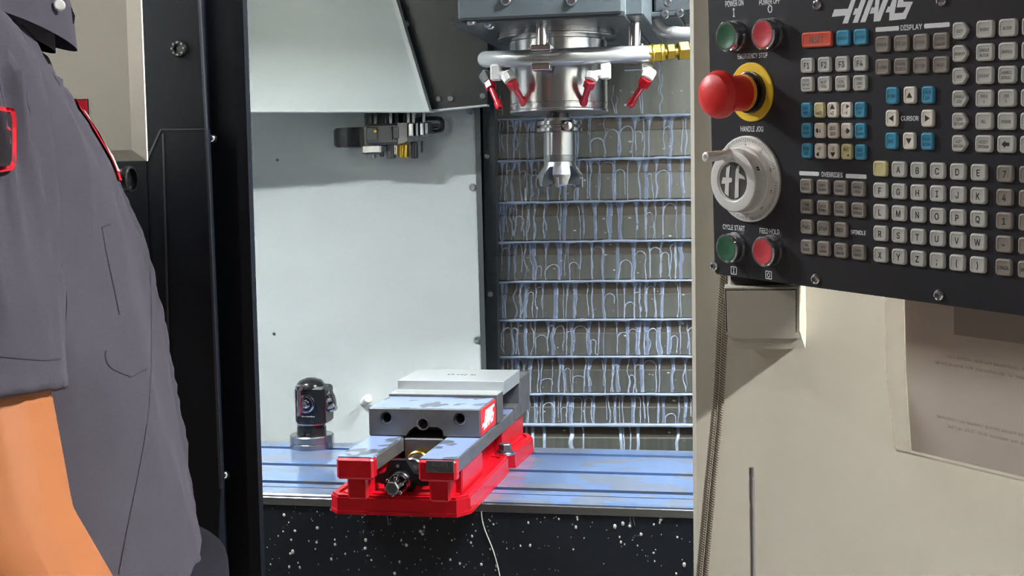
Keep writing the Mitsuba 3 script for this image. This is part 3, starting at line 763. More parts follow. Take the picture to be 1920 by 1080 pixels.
# loop on the right
lo_ = []
for t in np.linspace(0, 2 * math.pi, 33):
    lo_.append((math.cos(t), math.sin(t)))
lc, lr, lh = A(806, 234.5, YA + .03), (A(830, 234, YA + .03)[0] - A(806, 234, YA + .03)[0]), (A(806, 222, YA + .03)[2] - A(806, 247, YA + .03)[2]) / 2
pth = [V([lc[0] + lr * np.sign(c) * abs(c) ** .5, YA + .03, lc[2] + lh * np.sign(s) * abs(s) ** .5]) for c, s in lo_]
obj('end_loop', tube(pth, .0038, 10), 'black_rubber', ar)
obj('end_pad', cb([lc[0] - .002, YA + .03, lc[2] - lh * .5], [lc[0] + lr * .7, YA + .05, lc[2] + lh * .2], .003), 'dark_steel', ar)
# bolts hanging below
g0, g1 = A(685, 275, YA + .01), A(722, 289, YA + .01)
obj('lower_plate', cb([g0[0], YA - .015, g1[2]], [g1[0], YA + .04, g0[2] + .003], .003), 'satin_chrome', ar)
for px, r, y0_, y1_, mt in ((697, .0075, 288, 297, 'steel'), (733, .0085, 272, 297, 'dark_steel'), (757, .010, 275, 296, 'brass'), (777, .0065, 270, 297, 'black_rubber'), (791, .002, 268, 286, 'black_rubber'), (742, .005, 272, 291, 'chrome'), (716, .004, 288, 294, 'dark_steel')):
    a, b = A(px, y0_, YA), A(px, y1_, YA)
    obj('bolt', cyl(V([a[0], YA, b[2]]), V([a[0], YA, a[2] + .004]), r, n=14, c=.0012), mt, ar)

# ------------------------------------------------------------------ spindle head
SY = 1.85; SX = ay(1047, 120, SY)[0]
def sz(py): return ay(1047, py, SY)[2]
K = 1 / 1294.5
sp = thing('spindle_head', 'grey spindle head with a chrome nose and coolant ring above the vise', 'spindle head')
hf = 1.70
ha, hbx = ay(858, 36, hf), ay(1168, 27, hf)
zh = (ha[2] + hbx[2]) / 2
obj('head_box', cb([ha[0], hf, zh], [hbx[0], 2.28, 2.0], .003), 'head_grey_paint', sp)
obj('under_plate', cb([ha[0] - .011, hf + .004, zh - .004], [hbx[0] + .002, 2.1, zh + .0005], .001), 'dark_grey_paint', sp)
for px in (949, 1072):
    obj('screw', bolt(ay(px, 1, hf), (0, -1, 0), .0075, .005), 'steel', sp)
for px, py, yy in ((884, 42, 1.72), (921, 50, 1.80), (915, 46, 1.9)):
    q = on(px, py, [0, 0, zh - .004], [0, 0, 1])
    obj('screw', bolt(V([q[0], min(q[1], 2.05), zh - .004]), (0, 0, -1), .006, .004), 'steel', sp)
s0, s1 = ay(1169, 0, hf + .03), ay(1206, 28, hf + .03)
obj('side_box', cat(cb([s0[0], hf + .03, s1[2]], [s1[0], 2.1, 2.0], .002)), 'head_grey_paint', sp)
obj('edge_strip', cb([s0[0] - .0005, hf + .028, s1[2]], [s0[0] + .003, hf + .04, 2.0], .0008), 'satin_chrome', sp)
m0, m1 = ay(1226, 0, 1.86), ay(1278, 36, 1.86)
mf = obj('manifold', cat(cb([m0[0], 1.86, m1[2] + .01], [m1[0] + .08, 2.0, 1.9], .003), cb([m0[0] - .022, 1.85, m1[2] + .003], [m1[0] - .003, 2.0, m1[2] + .011], .002)), 'dark_grey_paint', sp)
for px, py in ((1247, 27), (1275, 24), (1252, 5)):
    obj('bolt', bolt(ay(px, py, 1.848), (0, -1, 0), .006, .006), 'steel', mf)
pp = spline([ay(*q, 1.88) for q in ((1228, 30), (1231, 43), (1240, 54), (1254, 60), (1272, 62), (1330, 62), (1400, 62))], 40)
obj('pipe', tube(pp, .0095, 16), 'pipe_grey', sp)
obj('nose_flange', lathe([(.0, .0), (.0842, 0), (.085, .001), (.085, .018), (.083, .020), (.083, .030), (.0, .030)][::1], 72, (0, 0, 1), (SX, SY, sz(72))), 'satin_chrome', sp)
obj('nose_flange', lathe([(.060, 0), (.0865, 0), (.0865, .002), (.06, .002)], 72, (0, 0, 1), (SX - .001, SY, sz(74.5))), 'satin_chrome', sp)
obj('spindle_nose', lathe([(.0, sz(213)), (.0688, sz(213)), (.0712, sz(211.5)), (.0712, sz(208)), (.0700, sz(206.5)), (.0700, sz(198)), (.0712, sz(197.5)), (.0712, sz(196)), (.0703, sz(195)), (.0703, sz(80)), (.0680, sz(78)), (.068, sz(70))], 96, (0, 0, 1), (SX, SY, 0)), 'satin_chrome', sp)
obj('spindle_bore', lathe([(0, sz(226)), (.0158, sz(226)), (.0165, sz(212)), (.0165, sz(211))], 32, (0, 0, 1), (SX - .002, SY, 0)), 'black_rubber', sp)
# coolant ring
zc = ay(1047, 107, 1.745)[2]; RR_ = .1055; rt = .0116
ang = np.linspace(0, 2 * math.pi, 73)
rz = lambda t: zc + .115 * RR_ * (1 + math.sin(t))
ring = [V([SX + RR_ * math.cos(t), SY + RR_ * math.sin(t), rz(t)]) for t in ang]
i0 = math.radians(-60)
qe = ay(1216, 101, SY - .055)
arc = [V([SX + RR_ * math.cos(t), SY + RR_ * math.sin(t), rz(t)]) for t in np.linspace(i0, math.radians(-325), 80)]
tail = [qe, qe + (arc[0] - qe) * .34 + V([.0006, -.001, 0]), qe + (arc[0] - qe) * .68 + V([.0006, -.001, 0])]
cr = obj('coolant_ring', tube(spline(np.vstack([tail, arc]), 140), rt, 20), 'pipe_grey', sp)
dirb = ay(1285, 95, SY - .04) - qe; dirb /= np.linalg.norm(dirb)
br0 = obj('brass_fitting', cat(cyl(qe - dirb * .002, qe + dirb * .022, .0128, n=6, c=.001), cyl(qe + dirb * .004, qe + dirb * .006, .0135, n=24), cyl(qe + dirb * .016, qe + dirb * .018, .0135, n=24)), 'brass', sp)
obj('brass_fitting', cat(cyl(qe + dirb * .02, qe + dirb * .05, .006, n=16), cyl(qe + dirb * .0255, qe + dirb * .0365, .0112, n=6, c=.001)), 'brass', sp)
obj('brass_fitting', cat(cyl(qe + dirb * .0415, qe + dirb * .057, .0135, n=6, c=.0015)), 'brass', sp)
obj('hose', tube(spline([qe + dirb * .056, qe + dirb * .085, qe + dirb * .13 + V([.02, .02, 0]), qe + dirb * .16 + V([.03, .08, .06]), V([*(qe + dirb * .16)[:2], zh + .06]) + V([.03, .13, 0])], 30), .0095, 14), 'pipe_grey', sp)
for px, yy, pt, r in ((1016.5, 1.745, 33, .0085), (1190, 1.80, 38, .0085)):
    q = ay(px, 90, yy)
    st = obj('standoff', cyl(V([q[0], yy, zc + .006]), V([q[0], yy, zh]), r, n=24), 'chrome', sp)
    obj('clamp', cat(cb([q[0] - .014, yy - .012, zc + .009], [q[0] + .014, yy + .012, zc + .0165], .001), cb([q[0] - .014, yy - .010, zc - .0175], [q[0] + .012, yy + .010, zc - .0095], .001), bolt(V([q[0] + .010, yy - .004, zc + .0165]), (0, 0, 1), .0035, .003)), 'satin_chrome', st)


def nozzle(stem, blk, elb0, elb1, tip, yy, ytip, white=True, block=True):
    """stem, block, elbow and tip positions as points of the picture at the nozzle's own depth"""
    mt = 'white_plastic' if white else 'trim_grey'
    n_ = obj('coolant_nozzle', cat(cyl(V([*ay(*stem, yy)[:2], zc - .004]), ay(blk[0], blk[1], yy), .004, n=12), cb(ay(*blk, yy) - V([.0072, .006, .012]), ay(*blk, yy) + V([.0072, .006, .010]), .0018)) if block else cyl(V([*ay(*stem, yy)[:2], zc - .004]), ay(*elb0, yy), .0048, n=12), mt, sp)
    a, b = ay(*elb0, yy), ay(*elb1, yy - .004)
    obj('elbow', cat(cyl(a, b, .0100, .0092, n=8, c=.002), cyl(ay(blk[0], blk[1] + 3, yy), a + (b - a) * .35, .0062, n=12)), mt, n_)
    d = ay(*tip, ytip) - b; L = np.linalg.norm(d); a1, b1, d1 = frame(d)
    obj('tip', cat(lathe([(0, -.002), (.0080, -.002), (.0086, 0), (.0086, .0105), (.0066, .012)], 6, d1, b), lathe([(.0048, .010), (.0042, L * .70), (.0060, L * .78), (.0062, L * .93), (.0045, L), (.002, L)], 14, d1, b)), 'red_plastic', n_)


nozzle((911, 118), (911, 130), (908, 137), (917, 155), (938, 203), 1.885, 1.86, False, False)
nozzle((925, 116), (930, 135), (949, 137), (958, 153), (985, 197), 1.768, 1.80)
nozzle((1139, 116), (1135.5, 132), (1112, 137), (1107, 152), (1092, 197), 1.768, 1.80)
nozzle((1200, 116), (1206, 126), (1220, 130), (1212, 149), (1180, 199), 1.80, 1.82, True, False)

# ------------------------------------------------------------------ face mill in the spindle
fm = thing('face_mill', 'silver face mill cutter held in the spindle', 'milling cutter')
kr = K * 1.0
obj('holder', lathe([(0, sz(292)), (30.5 * kr, sz(292)), (30.5 * kr, sz(249)), (27 * kr, sz(248)), (27 * kr, sz(247)), (43 * kr, sz(247)), (43 * kr, sz(241)), (36 * kr, sz(239.5)), (36 * kr, sz(236)), (42 * kr, sz(234.5)), (42 * kr, sz(228)), (30 * kr, sz(227)), (28 * kr, sz(222)), (0, sz(222))], 64, (0, 0, 1), (SX, SY, 0)), 'satin_chrome', fm)
kq = ay(1063, 236, SY - 42 * kr)
obj('drive_key', cat(cb([kq[0] - .0085, SY - 44 * kr, sz(247)], [kq[0] + .0085, SY - 20 * kr, sz(228)], .0015)), 'black_rubber', fm)
obj('drive_screw', lathe([(.0072, 0), (.0066, .002), (.004, .003), (0, .003)], 20, (.2, -1, 0), kq + V([.001, -.003, 0])), 'chrome', fm)
obj('adapter', lathe([(0, sz(304)), (29.5 * kr, sz(304)), (30.5 * kr, sz(302)), (30.5 * kr, sz(292)), (31 * kr, sz(291)), (0, sz(291))], 64, (0, 0, 1), (SX, SY, 0)), 'steel', fm)
prof = [(0, sz(345)), (20 * kr, sz(345)), (40 * kr, sz(349)), (43 * kr, sz(346)), (43 * kr, sz(328)), (40 * kr, sz(324)), (31 * kr, sz(312)), (29 * kr, sz(303)), (0, sz(303))]
cm = m3.CrossSection([[(r, z) for r, z in prof]]).revolve(72).translate([SX, SY, 0])
for k in range(5):
    a = math.radians(-111 + k * 72)
    dx, dy = math.cos(a), math.sin(a)
    g = hull([(SX + dx * r + px_ * -dy, SY + dy * r + px_ * dx, z) for r, w0, w1 in ((11 * kr, .011, .001), (60 * kr, .020, .005)) for px_, z in ((-w0, sz(362)), (w0 * .75, sz(362)), (-w1, sz(313)), (w1, sz(313)))])
    cm -= m3.Manifold(m3.Mesh(np.asarray(g.vertices, np.float32), np.asarray(g.faces, np.uint32)))
obj('cutter_body', cm, 'steel', fm, smooth=30)
for k in range(5):
    a = math.radians(-111 + k * 72 + 24); d = V([math.cos(a), math.sin(a), 0]); tg = V([-d[1], d[0], 0])
    c = V([SX, SY, sz(343)]) + d * 40 * kr
    ii = obj('insert', move(cb([-.0055, -.002, -.0075], [.0055, .002, .0075], .0012), mat4(d, tg, [0, 0, 1], c)), 'dark_steel', fm)
    obj('insert_screw', cyl(c + tg * -.0018, c + tg * -.0032, .0026, n=12), 'chrome', ii)

# ------------------------------------------------------------------ control pendant
PU = V([.7356, -.675, -.0563]); PV = V([.0145, .0989, -.995]); PU /= np.linalg.norm(PU); PV -= PU * (PU @ PV); PV /= np.linalg.norm(PV); PN = np.cross(PU, PV)
P0 = CAM + (RIGHT * .287 + DOWN * -.0763 + FWD) * (1.1 * .01905 / .0191)


def pm(px, py, off=0.0):
    q = on(px, py, P0 + PN * off * -1, PN) - P0
    return q @ PU * 1000, q @ PV * 1000


PM = mat4(PU * .001, -PV * .001, -PN * .001, P0)     # local: x right, y up, z out of the face, in millimetres
def pan(m): return move(m, PM)
def mmx(u, v, w=0.0):
    M = PM.copy(); M[:3, 3] = P0 + (PU * u + PV * v - PN * w) * .001; return M


def txt(s, h, u, v, w=-3.0, squeeze=.78, bold=True, depth=.25, ang=0.0):
    m = text2d(s, h, bold, squeeze, depth); M = np.eye(4)
    if ang: M[:3, :3] = RR.from_euler('z', ang, degrees=True).as_matrix()
    M[:3, 3] = [u, -v, w]
    return move(m, M)


pd = thing('control_pendant', 'black machine control pendant with rows of keys and push buttons', 'control panel')
face = sbox(-203, -94, 262, 172 + 330)
face = sbox(-199, -89, 258, 498).buffer(4)
fm_ = extr(face, 3.0); fm_.apply_translation([0, 0, -6.0])
bev = extr(face.buffer(-.6), .4); bev.apply_translation([0, 0, -3.25])
obj('face_plate', pan(cat(fm_, bev)), 'panel_face', pd, smooth=False)
hs = extr(sbox(-160, -84, 252, 490).buffer(5), 50); hs.apply_translation([0, 0, -56])
obj('housing', pan(hs), 'panel_face', pd, smooth=False)
obj('mount_block', px_plate([(1368, 470), (1370, 524), (1378, 533), (1499, 537), (1499, 470)], 1.283, .0088), 'panel_face', pd, smooth=False)
scn = obj('screen', pan(cb([-140, 235, -3.2], [200, 470, -1.5], .5)), 'screen_glass', pd)
obj('hanger_arm', cat(cyl(P0 - PU * .02 - PV * .30 + PN * .05, P0 - PU * .09 - PV * .30 + PN * .105, .022)), 'beige_paint', pd)
for px, py in ((1530, 9), (1336.5, 499), (1527, 524), (1758, 554), (1763, 1)):
    u, v = pm(px, py, -.001)
    sk = obj('screw', pan(lathe([(4.9, -3.2), (4.9, -2.2), (3.9, -.6), (2.6, -.1), (2.2, -.1), (2.0, -1.4), (0, -1.4)], 24, (0, 0, 1), (u, -v, 0))), 'chrome', pd)
    obj('recess', pan(cat(cb([u - 2, -v - .55, -1.6], [u + 2, -v + .55, -1.1], .1), cb([u - .55, -v - 2, -1.6], [u + .55, -v + 2, -1.1], .1))), 'dark_steel', sk)
# lettering on the face
lt = lambda *a, **k: obj('lettering', pan(txt(*a, **k)), 'panel_ink', pd, smooth=False)
lt('POWER ON', 5.2, -168.5, -168.8, squeeze=.62); lt('POWER OFF', 5.2, -124.3, -167.5, squeeze=.62)
lt('I', 7.5, -169.4, -160.2, squeeze=.6); lt('O', 6.6, -123.8, -160.6, squeeze=.9)
lt('EMERGENCY STOP', 4.6, -146.7, -119.2, squeeze=.66); lt('HANDLE JOG', 4.9, -149.2, -51.2, squeeze=.68)
lt('CYCLE START', 4.8, -175.6, 44.6, squeeze=.66); lt('FEED HOLD', 4.8, -129.2, 45.0, squeeze=.7)
lt('DISPLAY', 4.2, 30.3, -135.5, squeeze=.85); lt('OVERRIDES', 4.2, -53.8, -11.3, squeeze=.74)
lt('CURSOR', 3.8, 28.9, -61.1, squeeze=.82); lt('SPINDLE', 3.8, -25.0, 38.6, squeeze=.74)
for u0, u1, v in ((-5.6, 18.2, -135.4), (42.8, 66.9, -135.6), (-91.5, -68.4, -11.4), (-38.3, -15.8, -10.8)):
    b = extr(sbox(u0 + 1, -v - .9, u1 - 1, -v + .9).buffer(1.0), .3); b.apply_translation([0, 0, -3]); obj('title_bar', pan(b), 'panel_ink', pd, smooth=False)
for u, v, s in ((-176.9, 87.0, 'I'), (-131.2, 87.0, 'O')):
    q = sbox(u - 3.4, -v - 3.4, u + 3.4, -v + 3.4); b = extr(q.buffer(.6).difference(q.buffer(-.2)), .3); b.apply_translation([0, 0, -3])
    obj('symbol', pan(cat(b, txt(s, 4.4, u, v, squeeze=.9))), 'panel_ink', pd, smooth=False)


def lgf(x, y):
    u, v = pm(1480 + x / 6, y / 6, -.003); return u, -v


lgm = logo_mesh(lgf, .4); lgm.apply_translation([0, 0, -3.0])
obj('logo', pan(lgm), 'panel_ink', pd, smooth=False)

# keys: one mesh per size, shared
_keys = {}


def key_mesh(w, h, shape='rect'):
    k = (w, h, shape)
    if k not in _keys:
        r = 2.6
        if shape == 'rect': base = sbox(-w / 2 + r, -h / 2 + r, w / 2 - r, h / 2 - r).buffer(r, quad_segs=4)
        else: base = Polygon([(-w / 2 + r, -h / 2 + r), (w / 2 - 5.5, -h / 2 + r), (w / 2 - r, 0), (w / 2 - 5.5, h / 2 - r), (-w / 2 + r, h / 2 - r)]).buffer(r, quad_segs=4)
        n = 44; ring0 = [base.exterior.interpolate(t, True) for t in np.arange(n) / n]
        P = V([(q.x, q.y) for q in ring0])
        lay = [(0, -3.2), (0, -1.2), (.35, -.5), (1.1, 0), (1.9, -.1), (2.3, -.45)]
        v, f = [], []
        for ins, z in lay:
            s = V([1 - 2 * ins / w, 1 - 2 * ins / h]); v.append(np.c_[P * s, np.full(n, z)])
        v = np.vstack(v + [[[0, 0, -.45]]])
        for i in range(len(lay) - 1):
            for j in range(n):
                q = (j + 1) % n; f += [(i * n + j, i * n + q, (i + 1) * n + q), (i * n + j, (i + 1) * n + q, (i + 1) * n + j)]
        for j in range(n): f.append(((len(lay) - 1) * n + j, (len(lay) - 1) * n + (j + 1) % n, len(v) - 1))
        m = trimesh.Trimesh(v, f, process=False)
        if m.face_normals[-1][2] < 0: m.invert()
        _keys[k] = mikit.ply(m, 'key_grey', 40)
    return _keys[k]


def key(u, v, lines, m='key_grey', w=14.6, h=13.4, ink='legend_ink', lh=None, shape='rect', extra=None, label=None):
    k = obj('key', key_mesh(w, h, shape), m, pd, label, xf=mmx(u, v))
    parts = []
    lines = [lines] if isinstance(lines, str) else list(lines)
    if any(lines):
        lh = lh or (5.2 if len(lines) == 1 and len(lines[0]) <= 2 else 2.3)
        pitch = lh * 1.65
        for i, s in enumerate(lines):
            if not s: continue
            sq = .8 if len(s) < 3 else .78 if len(s) <= 5 else max(.42, .78 * 5.6 / len(s))
            parts.append(txt(s, lh, -.2, (i - (len(lines) - 1) / 2) * pitch + .3, -.44, sq, True, .12))
    if extra:
        for p in extra:
            b = extr(Polygon(p), .12); b.apply_translation([0, 0, -.44]); parts.append(b)
    if parts:
        obj('legend', cat(parts), ink, k, xf=mmx(u, v), smooth=False)
    return k


def tri(d, x=0, y=0, s=2.8):
    q = {'u': [(-1, -.8), (1, -.8), (0, .9)], 'd': [(-1, .8), (1, .8), (0, -.9)], 'l': [(.8, -1), (.8, 1), (-.9, 0)], 'r': [(-.8, -1), (-.8, 1), (.9, 0)]}[d]
    return [(x + a * s, y + b * s) for a, b in q]


key(-67.7, -130.4, 'RESET', 'key_red', 34.5, 13.4, lh=5.0, ink='legend_faint', label='long orange red key')
key(-38.5, -130.3, ['POWER UP'], 'key_blue', ink='legend_blue', lh=2.6); key(-19.8, -130.3, ['RECOVER'], 'key_blue', ink='legend_blue', lh=2.6)
for i in range(4): key(-79.1 + 19.6 * i, -108.2, f'F{i+1}', lh=5.0)
for i, s in enumerate((['TOOL', 'OFFSET', 'MEASURE'], ['NEXT', 'TOOL'], ['TOOL', 'RELEASE'], ['PART', 'ZERO', 'SET'])): key(-79.3 + 19.5 * i, -91.4, s, ink='legend_faint')
jog = [[('b', ['CHIP', 'FWD']), ('y', ['', '+A/C']), ('c', ['', '+Z'], [tri('u', 0, 3)]), ('c', ['', '-Y'], [tri('r', 2.0, 3, 2.0)]), ('b', ['CLNT', 'UP'])],
       [('b', ['CHIP', 'STOP']), ('c', ['+X'], [tri('l', -3.4, 0, 2.4)]), ('c', ['JOG', 'LOCK']), ('c', ['X'], [tri('r', 2.6, 0, 2.6)]), ('b', ['CLNT', 'DOWN'])],
       [('b', ['CHIP', 'REV']), ('c', ['+Y', ''], [tri('l', -2.4, -3, 2.2)]), ('c', ['-Z', ''], [tri('d', 0, -3)]), ('y', ['A/C', ''], [tri('d', 2, -3.4, 1.3)]), ('b', ['AUX', 'CLNT'])]]
for j, row in enumerate(jog):
    for i, it in enumerate(row):
        u, v = -80.7 + 15.05 * i, (-68.5, -50.4, -32.2)[j]
        if it[0] == 'b': key(u, v, it[1], 'key_blue', 12.0, 13.6, 'legend_blue', 2.6)
        else: key(u, v, it[1] if it[1][0] or len(it[1]) > 1 else '', 'key_cream' if it[0] == 'c' else 'key_yellow', 12.0, 13.6, 'legend_ink', 2.9, extra=it[2] if len(it) > 2 else None)
ov = [['-10%|FEEDRATE', '100%|FEEDRATE', '+10%|FEEDRATE', 'HANDLE|FEED'], ['-10%|SPINDLE', '100%|SPINDLE', '+10%|SPINDLE', 'HANDLE|SPINDLE'], ['FWD', 'STOP', 'REV', None], ['5%|RAPID', '25%|RAPID', '50%|RAPID', '100%|RAPID']]
for j, row in enumerate(ov):
    for i, s in enumerate(row):
        if s: key(-81.8 + 19.5 * i, 18.62 * j, s.split('|'), 'key_brown', lh=3.4 if '|' not in s else 2.4)
for j, row in enumerate((('PROGRAM', 'POSITION', 'OFFSET', 'CURRENT|COMMANDS'), ('ALARMS', 'PARAM|DGNOS', 'SETTING', 'HELP'))):
    for i, s in enumerate(row): key(3.0 + 19.0 * i, (-123, -104.3)[j], s.split('|'), 'key_brown', ink='legend_faint', lh=2.6)
cur = [(12.6, -80.2, 'HOME', 'b', None), (30.3, -80.3, '', 'c', 'u'), (48.0, -80.3, 'PAGE|UP', 'b', None), (12.2, -61.2, '', 'c', 'l'), (47.8, -61.2, '', 'c', 'r'), (11.9, -42.3, 'END', 'b', None), (29.7, -42.5, '', 'c', 'd'), (47.5, -42.4, 'PAGE|DOWN', 'b', None)]
for u, v, s, c, d in cur:
    key(u, v, s.split('|'), 'key_blue' if c == 'b' else 'key_cream', 12.2, 14.2, 'legend_blue' if c == 'b' else 'legend_ink', 2.7, extra=[tri(d)] if d else None)
modes = ['EDIT', 'MEMORY', 'MDI', 'HANDLE|JOG', 'ZERO|RETURN', 'LIST|PROGRAM']
c2_ = ['INSERT', 'SINGLE|BLOCK', 'COOLNT', '.0001|.1', 'ALL', 'SELECT|PROGRAM']
c3_ = ['ALTER', 'GRAPHICS', 'HANDLE|SCROLL', '.001|1.', 'ORIGIN', '']
c4_ = ['DELETE', 'DRY|RUN', 'AUX|CLNT', '.01|10.', 'SINGLE', '']
larr = [[(-3.6, 0), (-.6, 3.0), (-.6, 1.4), (3.0, 1.4), (3.0, -1.4), (-.6, -1.4), (-.6, -3.0)]]
for j in range(6):
    v = -130.2 + 17.8 * j
    key(78.2, v, modes[j].split('|'), 'key_grey', 14.4, 13.4, 'legend_faint', shape='arrow')
    key(100.2, v, c2_[j].split('|'), ink='legend_faint', w=15.6, h=13.6)
    key(119.8, v, c3_[j].split('|'), ink='legend_ink' if j == 5 else 'legend_faint', w=15.6, h=13.6, extra=larr if j == 5 else None)
    key(139.4, v, c4_[j].split('|'), ink='legend_ink' if j == 5 else 'legend_faint', w=15.6, h=13.6, extra=[[(-x, y) for x, y in larr[0]]] if j == 5 else None)
rows = [['', 'A', 'B', 'C', 'D', 'E'], list('FGHIJK'), list('LMNOPQ'), list('RSTUVW'), ['X', 'Y', 'Z', ';', '(', ')']]
for j, r in enumerate(rows):
    for i, s in enumerate(r):
        if i == 0 and j == 0: key(0.2, -18.4, 'SHIFT', 'key_yellow', ink='key_yellow', lh=2.4, label='pale yellow key')
        else: key(.2 + 19.12 * i, -18.45 + 18.62 * j, s, lh=5.2)
for j, (a, b) in enumerate((('7', '8'), ('4', '5'), ('1', '2'), ('-', '0'), ('CANCEL', 'SPACE'))):
    key(119.1, -18.2 + 18.5 * j, a, 'key_brown', lh=5.2 if len(a) == 1 else 2.6); key(138.6, -18.2 + 18.5 * j, b, 'key_brown', lh=5.2 if len(b) == 1 else 2.6)

# push buttons
for u, v, m, lab in ((-168.2, -138.4, 'button_green', 'round green push button'), (-122.4, -138.0, 'button_red', 'round red push button'), (-174.6, 63.7, 'button_green', 'round green push button'), (-127.2, 62.8, 'button_red', 'round red push button')):
    b = obj('push_button', pan(lathe([(14.9, -3.1), (14.9, -1), (14.2, .6), (13.8, 2.5), (14.6, 5), (14.3, 8.5), (13.2, 9.8), (12.3, 9.8), (11.9, 9.0)], 56, (0, 0, 1), (u, -v, 0))), 'chrome', pd, lab)
    obj('cap', pan(lathe([(12.0, 8.2), (11.9, 9.4), (11.2, 9.6), (8, 8.7), (4, 8.2), (0, 8.1)], 48, (0, 0, 1), (u, -v, 0))), m, b)
eu, ev = -148.6, -85.6
es = obj('stop_button', pan(lathe([(16.4, 11), (16.4, 34.5), (16.6, 36.4), (21.2, 36.8), (22.0, 37.6), (22.2, 41.5), (21.3, 43.2), (18.6, 48.6), (14, 51.2), (7, 52.8), (0, 53.2)], 64, (0, 0, 1), (eu, -ev, 0))), 'stop_red', pd, 'large red mushroom stop button', smooth=24)
obj('warning_ring', pan(lathe([(27.6, -3.1), (27.6, -1.8), (27.0, -1.2), (17.0, -1.2)], 64, (0, 0, 1), (eu, -ev, 0))), 'stop_yellow', es)
obj('collar', pan(lathe([(19.5, -1.3), (19.5, 2.2), (18, 3), (15.5, 3), (15.5, 12)], 56, (0, 0, 1), (eu, -ev, 0))), 'black_rubber', es)
obj('bezel', pan(lathe([(15.4, 7.6), (17.2, 7.8), (17.2, 11.2), (15.4, 11.4)], 56, (0, 0, 1), (eu, -ev, 0))), 'stop_orange', es)
# handle jog
du, dv = -154.6, -3.6
jd = obj('jog_dial', pan(lathe([(41.2, -3.1), (41.2, -.6), (40.2, .2), (26, .4)], 96, (0, 0, 1), (du, -dv, 0))), 'dial_silver', pd, 'silver handwheel with a crank handle')
tk = []
for k in range(100):
    a = 2 * math.pi * k / 100; L = 4.6 if k % 10 == 0 else 3.0
    b = cb([-.18, 39.2 - L, 0.12], [.18, 39.2, .5], .02); b.apply_transform(trimesh.transformations.rotation_matrix(-a, [0, 0, 1])); b.apply_translation([du, -dv, 0]); tk.append(b)
for k in range(10):
    a = 2 * math.pi * k / 10; m = text2d(str(k * 10), 2.8, True, .8, .3)
    m.apply_translation([0, 32.0, .2]); m.apply_transform(trimesh.transformations.rotation_matrix(-a, [0, 0, 1])); m.apply_translation([du, -dv, 0]); tk.append(m)
obj('scale', pan(cat(tk)), 'dial_dark', jd, smooth=False)
kb = obj('knob', pan(lathe([(32.0, 0), (32.0, 5), (31, 6.2), (28.5, 6.4), (28.5, 8), (29.6, 9), (29.6, 17.5), (28.6, 19), (26.5, 19.4), (20, 19.4), (19.4, 19.0), (19.0, 18.2), (17.8, 18.2)], 96, (0, 0, 1), (du, -dv, 0))), 'dial_silver', jd)
kr_ = []
for k in range(90):
    a = 2 * math.pi * k / 90
    kr_.append(cb([du + math.cos(a) * 29.5 - .45, -dv + math.sin(a) * 29.5 - .45, 10], [du + math.cos(a) * 29.5 + .45, -dv + math.sin(a) * 29.5 + .45, 16.5], .2))
obj('knurl', pan(cat(kr_)), 'dial_silver', kb, kind='stuff', smooth=False)
em = obj('emblem', pan(lathe([(17.9, 18.0), (0, 18.0)], 48, (0, 0, 1), (du, -dv, 0))), 'dial_dark', kb)
bars = [[(-14, -4), (-9, 7), (2, 12), (-1, 7), (-5, 5), (-3, -13), (-8, -11), (-9, -3)], [(1, -15), (-1, 2), (-4, 2), (-3, 6), (0, 6), (1, 14), (6, 14), (5, 5), (10, 8), (12, 3), (5, 1), (6, -13)]]
bars = [[(-15, -3), (-13, 3), (-9, 3), (-8, 12), (-3, 15), (-5, 3), (-1, 3), (-1, -1), (-5, -2), (-6, -15), (-11, -12), (-10, -3)], [(2, -16.5), (3, -2), (4, 10), (7, 15), (9, 14), (8, 8), (14, 5), (16, 2), (8, 3), (7, -15)]]
lm_ = []
for b in bars:
    e = extr(Polygon(b).buffer(0), .8); e.apply_translation([du, -dv, 17.9]); lm_.append(e)
obj('lettering', pan(cat(lm_)), 'dial_silver', em, smooth=False)
hu, hv = du - 6.0, dv - 24.8
obj('crank_handle', pan(cat(lathe([(6.6, 18.5), (6.6, 20.5), (5.0, 23), (4.4, 27), (4.9, 31), (4.9, 45), (4.6, 47.4), (3.6, 48), (2.2, 48), (2.0, 46.5), (0, 46.5)], 32, (0, 0, 1), (hu, -hv, 0)))), 'dial_silver', kb)
sh_ = pm(1418.6, 318, .013); sd_ = V([sh_[0] - du, -(sh_[1] - dv), 0]); sd_ /= np.linalg.norm(sd_)
obj('set_screw', pan(cyl(V([du, -dv, 13.0]) + sd_ * 28.5, V([du, -dv, 13.0]) + sd_ * 29.9, 2.1, n=16)), 'black_rubber', kb)

# ------------------------------------------------------------------ mounting box on the right door, under the pendant
bx = thing('support_column', 'beige sheet-metal box ending the support column under the control panel', 'metal box')
yB = 1.252
def BB(px, py, y=yB): q = ay(px, py, y); return q
f4 = [BB(*q) for q in ((1357.5, 540), (1498, 538), (1499, 620), (1510, 654), (1384, 654), (1361, 626))]
b4 = [BB(*q) for q in ((1356, 538), (1514, 537), (1516, 618), (1515, 655), (1383, 655), (1360, 627))]
fr = [V([q[0], yB, q[2]]) for q in f4]; bk_ = [V([q[0], 1.3298, q[2]]) for q in b4]
vv = V(fr + bk_); ff = []
for i in range(6):
    j = (i + 1) % 6; ff += [(i, j, 6 + j), (i, 6 + j, 6 + i)]
for i in range(1, 5): ff += [(0, i + 1, i), (6, 6 + i, 7 + i)]
shell = trimesh.Trimesh(vv, ff, process=False); shell.fix_normals()
obj('shell', shell, 'beige_trim', bx, smooth=False)
def boxpanel(pts, y, d): return plate_y([(q[0], q[2]) for q in pts], y, d)
